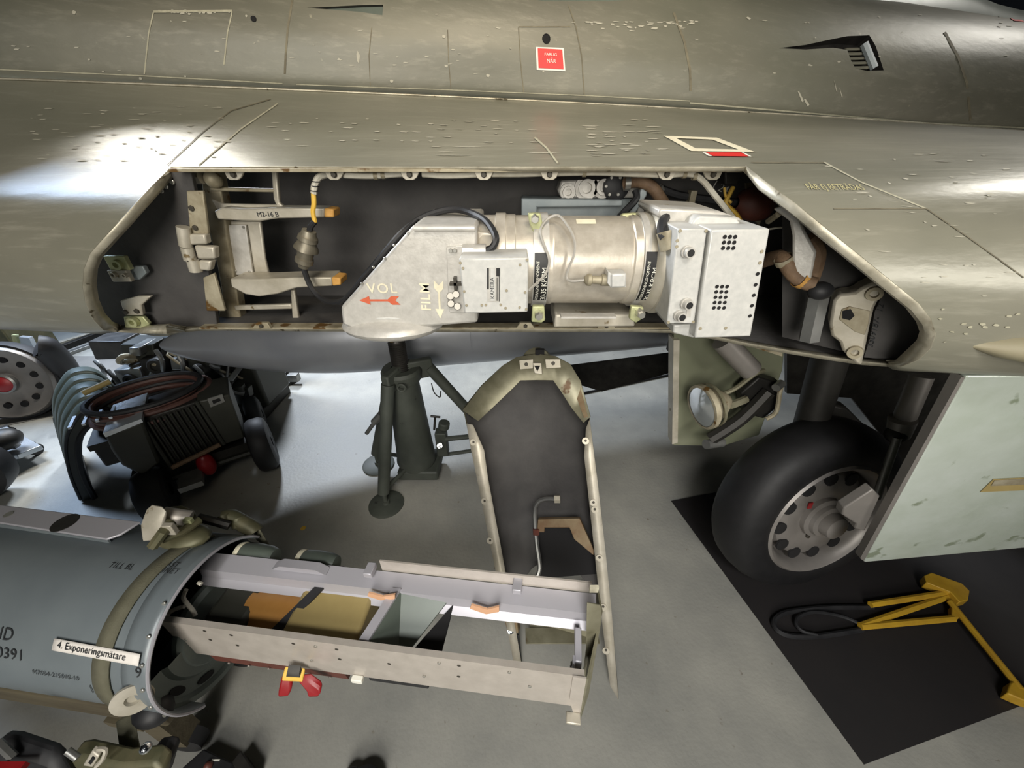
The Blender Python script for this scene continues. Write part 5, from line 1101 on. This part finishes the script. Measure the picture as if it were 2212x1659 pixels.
# webbing strap and buckles
sx = [(345, 1150), (330, 1200), (285, 1260), (255, 1320), (238, 1390), (238, 1450), (250, 1500)]
sp_ = [cyl_at(*q, pr_ + .004) for q in sx]
sw = .019
rows = [[SH(x - sw, a, pr_ + .004), SH(x + sw, a, pr_ + .004)] for x, a in [(sp_[0][0] + .03, rad(80))] + sp_ + [(sp_[-1][0] + .004, rad(-62)), (sp_[-1][0] + .01, rad(-85))]]
sx0 = sp_[-1][0]
rows = [[SH(-.088 - .016 * math.cos(a) - sw, a, pr_ + .004), SH(-.088 - .016 * math.cos(a) + sw, a, pr_ + .004)] for a in [rad(d_) for d_ in range(128, -100, -6)]]
str_ = part('webbing_strap', MB().grid(rows), 'strap', pod, 'olive webbing strap round the pod', solid=.003)
part('strap_tail', MB().grid([[SH(-.088 - sw, rad(-98), pr_ + .004), SH(-.088 + sw, rad(-98), pr_ + .004)], [P(250, 1560, D=.80), P(290, 1556, D=.80)], [P(258, 1615, D=.78), P(302, 1622, D=.78)]]), 'strap', str_, solid=.003)
# strap hardware on top
hwr = part('clamp_hook', MB().prism(PX([(302, 1135), (316, 1124), (338, 1128), (350, 1140), (346, 1168), (306, 1172)], D=.86), (0, .03, .02)), 'cast', pod, 'pale hook plate on top of the strap', bev=.004)
part('hook_roller', MB().cyl(P(352, 1112, D=.90), P(412, 1120, D=.92), .018), 'alu2', hwr); part('hook_cheek', MB().prism(PX([(350, 1108), (380, 1104), (410, 1116), (416, 1130), (400, 1150), (352, 1146)], D=.93), (0, .02, 0)), 'olive', hwr, bev=.004)
part('hook_lever', MB().tube([P(330, 1180, D=.84), P(352, 1150, D=.84), P(370, 1128, D=.86)], .011, 8, 1), 'olive', hwr)
part('hook_lever', MB().tube([P(350, 1165, D=.86), P(390, 1150, D=.88), P(430, 1124, D=.92)], .010, 8, 1), 'olive', hwr); part('brass_end', MB().box(P(368, 1142, D=.85), (.022, .012, .03)), 'cast', hwr, bev=.002); part('brass_end', MB().box(P(408, 1126, D=.90), (.018, .012, .018)), 'lug', hwr, bev=.002)
part('hook_base', MB().ball(P(400, 1160, D=.92), .06, 14, (1.0, .6, .35)), 'olive', hwr)
part('link_rod', MB().tube([P(428, 1118, D=.98), P(460, 1126, D=.99), P(496, 1136, D=1.0)], .011, 8), 'darksteel', hwr)
part('far_buckle', MB().tube([P(478, 1120, D=1.02), P(500, 1118, D=1.03), P(520, 1128, D=1.03), P(545, 1142, D=1.03), P(552, 1150, D=1.03)], .021, 10), 'olive', hwr)
part('far_buckle', MB().cyl(P(482, 1112, D=1.02), P(488, 1128, D=1.02), .018).cyl(P(514, 1118, D=1.03), P(520, 1136, D=1.03), .02), 'olive', hwr)
part('far_strap', MB().grid([[P(545, 1140, D=1.04), P(560, 1145, D=1.02)], [P(552, 1165, D=1.05), P(590, 1195, D=1.03)]]), 'strap', hwr, solid=.003)
part('pale_patch', MB().grid([[SH(*cyl_at(a, b + d_), pr_ + .0015) for a, b in ((345, 1178), (362, 1171), (385, 1164), (405, 1161))] for d_ in (0, 5)]), 'cream', pod)
# print on the shell
def on_shell(px, py, sx_=1.0, r=pr_ + .0012):
    x0, a0 = cyl_at(px, py)
    return lambda u, v: SH(x0 + u * sx_, a0 + v / pr_, r)
for s, q, sz in (('TILL BL', (232, 1226), .018), ('DAST', (344, 1222), .017), ('RINET', (338, 1236), .017), ('ID', (-4, 1380), .034), ('00391', (-22, 1416), .032), ('9', (292, 1462), .030), ('M7034-215010-10', (72, 1454), .014)):
    text('lettering', s, 'blackprint', pod, on_shell(*q), sz, spacing=1.05)
x0, a0 = cyl_at(193, 1476); part('print_dash', MB().grid([[SH(x0 + .002 * i, a0 - .02 - .03 * j, pr_ + .0012) for i in (0, 1)] for j in range(5)]), 'blackprint', pod)
# paper sign
k0 = [cyl_at(*q, pr_ + .003) for q in ((120, 1378), (305, 1412), (305, 1441), (117, 1404))]
x0, x1 = k0[0][0], k0[1][0] ; aa, ab = k0[0][1], k0[3][1]; ac0 = k0[1][1]
def sgn_f(i, j, off): # i along, j down
    x = x0 + (x1 - x0) * i; t0_ = aa + (ac0 - aa) * i; return SH(x, t0_ + (ab - aa) * j, pr_ + .005 + off)
sg2 = part('paper_sign', MB().grid([[sgn_f(i / 12, j / 4, 0) for i in range(13)] for j in range(5)]), 'paper', pod, 'white paper sign with black lettering', solid=.0008)
ln = abs(x1 - x0)
text('lettering', '4. Exponeringsmätare', 'blackprint', sg2, lambda u, v: sgn_f(.06 + u / ln, .70 - v / abs((ab - aa) * pr_), .0014), ln * .0905, spacing=1.0)
# disc ear and lower fittings
ear = part('disc_ear', MB().lathe(P(286, 1511, D=.76), V((.55, -.82, .25)), [(-.003, 1e-5), (-.003, .033), (.003, .033), (.003, .012), (-.004, .009), (-.004, 1e-5)], 26), 'cast', pod, 'pale round ear plate with a bore')
part('ear_neck', MB().prism(PX([(276, 1480), (312, 1452), (318, 1490), (300, 1498)], D=.77), (0, .004, .001)), 'podgrey', ear)
part('black_roller', MB().ball(P(332, 1535, D=.82), .032, 14, (1.2, 1, .9)), 'black', pod)
# tray rails: near and far
ue = .113; ru = .138
nr_ = part('tray_rail', MB().prism([L(-.05, -.072, ue), L(-.05, -.06, ue), L(-.05, -.06, ue - .004), L(-.05, -.0685, ue - .004), L(-.05, -.0685, ue - ru), L(-.05, -.072, ue - ru)], pa * .892), 'alu2', pod, 'near aluminium rail of the tray')
bolts('rivet', [L(x, -.0725, ue - .02 - d) for x, d in ((-.02, .0), (-.02, .05), (.27, .07), (.30, 0), (.52, .07), (.56, 0), (.70, 0), (.74, .05), (.825, .0), (.825, .03), (.825, .06), (.825, .085))], (0, -1, 0), .0036, .002, 'bolt', nr_, hexa=False)
mb = MB()
for x, d in ((.05, .012), (.045, .05), (.11, .015), (.105, .06), (.25, .016), (.345, .016), (.34, .06), (.45, .05), (.60, .016), (.595, .065)): 
    o = part('rail_hole', MB().lathe(L(x, -.0725, ue - .006 - d), -ph, [(.0002, 1e-5), (.0002, .0035), (0, .004)], 10), 'darkbolt', nr_)
fr_ = part('tray_rail', MB().prism([L(-.06, .045, ue), L(-.06, .085, ue + .006), L(-.06, .085, ue + .002), L(-.06, .052, ue - .006), L(-.06, .048, ue - .030), L(-.06, .030, ue - .042), L(-.06, .028, ue - .038), L(-.06, .042, ue - .026)], pa * .932), 'alu', pod, 'far aluminium rail of the tray')
part('back_rail', MB().prism([L(.38, .088, ue + .004), L(.38, .092, ue + .004), L(.38, .092, ue + .040), L(.38, .088, ue + .040)], pa * .48), 'alu2', fr_, 'tall rear strip of the tray')
part('notch_plate', MB().prism([L(.12, .06, ue + .006), L(.145, .06, ue + .022), L(.235, .06, ue + .022), L(.255, .06, ue + .006)], ph * .02), 'alu', fr_)
apl = (L(0, .0255, 0), ph)
for q in ([(793, 1288), (822, 1297), (853, 1294), (853, 1285), (826, 1289), (796, 1281)], [(1015, 1315), (1050, 1327), (1078, 1322), (1078, 1311), (1052, 1317), (1018, 1307)]): part('amber_block', MB().prism([P(*k, pl=apl) for k in q], ph * .004), 'amber', fr_, 'orange tinted pad')
for x in (.36, .70): part('rail_clip', MB().box(L(x, .075, ue + .022), (.02, .03, .016), R3p), 'alu', fr_, bev=.002)
# end plate
ep = part('end_plate', MB().prism([L(.875, .095, ue + .005), L(.880, .05, ue + .006), L(.845, -.075, ue), L(.845, -.075, ue - .165), L(.848, -.068, ue - .165), L(.872, .06, ue - .04), L(.88, .095, ue - .02)], pa * .004), 'hatch', pod, 'greenish end plate of the tray')
part('end_flange', MB().prism([L(.845, -.075, ue + .002), L(.82, -.0755, ue + .002), L(.82, -.0755, ue - .10), L(.832, -.0755, ue - .162), L(.846, -.0755, ue - .162)], ph * .003), 'alu2', ep)
part('end_foot', MB().box(L(.832, -.085, ue - .160), (.03, .02, .008), R3p), 'cast', ep, bev=.002)
part('end_bracket', MB().prism([L(.84, .02, ue - .01), L(.84, -.04, ue - .02), L(.84, -.045, ue - .06), L(.84, -.03, ue - .06), L(.84, -.02, ue - .03), L(.84, .02, ue - .025)], -pa * .014), 'alu', ep, bev=.002)
bp_ = part('bracket_plate', MB().prism([L(.826, -.030, ue - .018), L(.826, -.052, ue - .02), L(.826, -.052, ue - .055), L(.826, -.03, ue - .052)], -pa * .004), 'alu', ep); bolts('screw', [L(.821, -.041, ue - .028), L(.821, -.041, ue - .044)], -pa, .004, .003, 'darkbolt', bp_)
part('small_label', MB().prism([L(.822, -.034, ue - .058), L(.822, -.054, ue - .06), L(.822, -.056, ue - .098), L(.822, -.036, ue - .096)], -pa * .001), 'cream', ep, 'small cream label strip')
part('cream_tab', MB().box(P(1283, 1272, D=.80), (.018, .006, .018)), 'cream', ep)
gq = [(1268, 1303), (1296, 1308), (1300, 1314), (1298, 1350), (1272, 1500), (1252, 1562), (1244, 1556), (1256, 1480), (1266, 1400)]
gpl = (L(.855, .0, .06), (pa * .45 - ph * .89).normalized())
part('end_gusset', MB().prism([P(*q, pl=gpl) for q in gq], ph * .003), 'hatch', ep, bev=.001)
# contents of the tray
gb = part('cable_box', MB().box(L(.055, .0, .035), (.1, .09, .08), R3p), 'machine', pod, 'dark green box with white leads', bev=.012)
for pts in ([(402, 1274), (396, 1290), (404, 1304), (416, 1318), (422, 1330)], [(350, 1334), (362, 1326), (378, 1316), (398, 1310)], [(428, 1258), (436, 1262)]):
    part('white_lead', MB().tube([P(a, b, D=.86) for a, b in pts], .0045, 8), 'wire', gb)
part('lead_boss', MB().ball(P(352, 1334, D=.85), .012), 'cast', gb)
od = part('ochre_drum', MB().lathe(L(.07, .01, .015), pa, [(0, 1e-5), (0, .055), (.01, .062), (.14, .062), (.145, 1e-5)], 24), 'ochre', pod, 'orange brown drum lying in the tray')
kb = part('khaki_box', MB().prism([L(.20, -.06, .075), L(.20, .05, .085), L(.20, .06, -.03), L(.20, -.06, -.04)], pa * .17), 'khaki', pod, 'khaki box lying in the tray', bev=.008)
part('black_band', MB().prism([L(.150, -.065, .05), L(.178, -.065, .05), L(.262, .055, .098), L(.240, .055, .098)], pu * .004), 'black', pod, 'black diagonal band')
text('lettering', 'SA 21 030', 'blackprint', kb, plane_fn(L(.27, -.062, .048) - ph * .0008 + pu * .0, pa, pu), .010)
part('cross_member', MB().prism([L(.385, -.066, .105), L(.405, -.066, .105), L(.44, .05, .118), L(.42, .05, .118)], -pu * .006), 'alu', pod)
part('cross_web', MB().prism([L(.387, -.066, .10), L(.42, .05, .112), L(.42, .05, .03), L(.387, -.066, .03)], pa * .003), 'alu', pod)
part('gusset_plate', MB().prism([L(.407, -.062, .10), L(.44, .05, .112), L(.55, .05, .1), L(.46, -.062, .03), L(.407, -.062, .03)], -pu * .004), 'greenbox', pod, 'grey green gusset plate')
part('black_plate', MB().prism([L(.47, -.06, .04), L(.56, .045, .09), L(.545, -.03, .03), L(.53, -.06, .02)], -pu * .006), 'dark', pod)
part('under_tray', MB().prism([L(.0, -.071, -.020), L(.33, -.071, -.020), L(.33, -.068, -.062), L(.0, -.068, -.062)], ph * .10), 'redbrown', pod, 'dark brown underside panel')
bolts('rivet', [L(.04 + .05 * i, -.0715, -.054) for i in range(6)], (0, -1, 0), .003, .002, 'bolt', pod, hexa=False)
part('black_bar', MB().prism([L(.385, -.071, -.020), L(.52, -.071, -.020), L(.52, -.071, -.045), L(.385, -.071, -.045)], ph * .05), 'black', pod, 'black bar under the near rail', bev=.002)
part('white_clip', MB().box(L(.365, -.078, -.025), (.025, .012, .014), R3p), 'white', pod, bev=.002)
# two bulb shaped units on the far side
for (x, sc_) in ((-.012, .86), (.15, .80)):
    c = L(x, .105, .090)
    bu = part('sensor_bulb', MB().lathe(c, pa, [(.0, 1e-5), (.0, .022 * sc_), (.012, .03 * sc_), (.02, .034 * sc_), (.05, .036 * sc_), (.085, .032 * sc_), (.10, .026 * sc_), (.102, 1e-5)], 22), 'greenbox', pod, 'dark green bulb shaped unit')
    part('cream_ring', MB().lathe(c, pa, [(.006, .026 * sc_), (.004, .034 * sc_), (.012, .036 * sc_), (.016, .033 * sc_)], 22), 'cream', bu); part('copper_end', MB().lathe(c, pa, [(.003, .026 * sc_), (-.002, .02 * sc_), (-.002, .008 * sc_), (-.008, .006 * sc_), (-.008, 1e-5)], 18), 'redbrown', bu)
    part('bulb_foot', MB().box(L(x + .06, .10, .064), (.10, .03, .014), R3p), 'redbrown', bu)
# red handles with yellow band hanging under the tray
for q in ([(608, 1468), (640, 1472), (632, 1490), (626, 1506), (598, 1508), (602, 1492)], [(636, 1472), (660, 1470), (690, 1488), (694, 1496), (686, 1506), (664, 1508), (660, 1496)]):
    pass
rh = thing('red_pliers', 'red handles with a yellow band hanging under the open tray', 'pliers', tuple(P(640, 1490, D=.82)))
for q in ([(606, 1470), (628, 1474), (630, 1490), (624, 1506), (598, 1508), (602, 1490)], [(644, 1474), (668, 1472), (690, 1488), (694, 1498), (686, 1507), (664, 1508), (662, 1496)]):
    part('handle', MB().prism(PX(q, D=.82), (0, .014, .006)), 'deepred', rh, 'red grip', bev=.004)
part('yellow_band', MB().prism(PX([(610, 1460), (654, 1464), (654, 1474), (608, 1472)], D=.82), (0, .016, .006)), 'yellow', rh, 'yellow band', bev=.002)
part('plier_neck', MB().prism(PX([(620, 1452), (646, 1455), (648, 1464), (618, 1462)], D=.82), (0, .012, .006)), 'darksteel', rh)

# ---- dolly under the pod
dl = thing('pod_dolly', 'weathered olive dolly with ratchet straps carrying the grey pod', 'dolly', (pc.x - .3, pc.y, 0))
bz_ = P(200, 1560, D=.88)
part('dolly_beam', MB().box(L(-.82, -.10, -.245), (1.3, .09, .08), R3p), 'wood', dl, 'olive brown beam', bev=.006)
part('dolly_beam', MB().box(L(-.82, .13, -.245), (1.3, .09, .08), R3p), 'wood', dl, bev=.006)
for x in (-.85, -.22): part('saddle', MB().grid([[SH(x - .03, rad(a), pr_ + .006), SH(x + .03, rad(a), pr_ + .006), SH(x + .03, rad(a), pr_ + .03), SH(x - .03, rad(a), pr_ + .03)] for a in range(-140, -36, 8)], closed=True), 'redbrown', dl)
for x, h in ((-1.2, -.1), (-.3, -.1), (-1.2, .13), (-.3, .13)):
    b = L(x, h, -.285); part('leg', MB().box((b.x, b.y, b.z / 2 + .04), (.06, .06, b.z - .08)), 'wood', dl); part('castor_wheel', MB().cyl((b.x, b.y - .02, .05), (b.x, b.y + .02, .05), .05, seg=20), 'black', dl)
part('cross_plank', MB().box(L(-.3, .015, -.30), (.1, .34, .03), R3p), 'wood', dl)
# strapping gear on the beam front
part('ratchet_body', MB().prism(PX([(150, 1640), (176, 1636), (262, 1655), (330, 1648), (352, 1665), (340, 1720), (120, 1720)], D=.74), (0, .03, 0)), 'olive', dl, 'olive ratchet body', bev=.006)
part('ratchet_lever', MB().prism(PX([(178, 1655), (198, 1623), (214, 1634), (200, 1658)], D=.72), (0, .01, 0)), 'cast', dl, bev=.002); part('ratchet_slot', MB().prism(PX([(190, 1648), (198, 1636), (204, 1640), (196, 1652)], D=.718), (0, .004, 0)), 'dark', dl)
part('ratchet_pin', MB().cyl(P(146, 1622, D=.72), P(168, 1638, D=.72), .006), 'steel', dl); part('ratchet_wire', MB().tube([P(212, 1618, D=.72), P(228, 1620, D=.72), P(222, 1640, D=.72), P(208, 1655, D=.72)], .004, 6), 'cast', dl)
part('corner_block', MB().prism(PX([(318, 1640), (352, 1632), (368, 1642), (360, 1665), (350, 1700), (312, 1700)], D=.76), (0, .035, 0)), 'black', dl, 'black corner block', bev=.008); part('corner_bolt', MB().ball(P(315, 1616, D=.74), .010), 'chrome', dl)
part('dark_bundle', MB().prism(PX([(-20, 1612), (20, 1615), (110, 1645), (150, 1710), (-20, 1740)], D=.72), (0, .03, 0)), 'black', dl, bev=.012); part('bright_strip', MB().tube([P(-6, 1602, D=.71), P(30, 1636, D=.71)], .007, 6, 1), 'steel', dl); part('red_strip', MB().box(P(25, 1655, D=.70), (.05, .01, .012)), 'deepred', dl)
# ---- small things cut by the lower edge
for nm, q, lab, D_ in (('black_case', [(392, 1659), (404, 1642), (430, 1618), (440, 1618), (492, 1640), (505, 1646), (520, 1620), (548, 1662), (540, 1720), (380, 1720)], 'small black case with a raised flap cut by the lower edge', 1.42),):
    o = thing(nm, lab, 'case', tuple(P(460, 1690, D=D_)))
    base = P(460, 1690, D=D_)
    part('case_body', MB().prism([P(392, 1659, z=.06), P(440, 1617, z=.06), P(505, 1648, z=.06), P(470, 1705, z=.06)], (0, 0, -.06)), 'black', o, bev=.004)
    part('case_flap', MB().prism([P(500, 1646, z=.06), P(520, 1620, z=.06), P(550, 1665, z=.06), P(530, 1700, z=.06)], (0, 0, -.06)), 'darksteel', o, bev=.003)
    part('case_mark', MB().box(P(466, 1642, z=.0615), (.024, .004, .002)), 'white', o); part('case_knob', MB().ball(P(450, 1655, z=.062), .012), 'redbrown', o)
k_ = P(785, 1705, z=.04); o = thing('round_gauge', 'pale topped black round object on the floor at the lower edge', 'gauge', (k_.x, k_.y, 0))
part('round_body', MB().lathe((k_.x, k_.y, 0), (0, 0, 1), [(0, 1e-5), (0, .05), (.05, .05), (.06, .04), (.06, 1e-5)], 24), 'black', o); part('white_top', MB().lathe((k_.x, k_.y, .06), (0, 0, 1), [(0, .02), (.012, .018), (.014, 1e-5)], 18), 'white', o); part('black_lug', MB().ball((k_.x - .045, k_.y + .02, .03), .03), 'black', o)
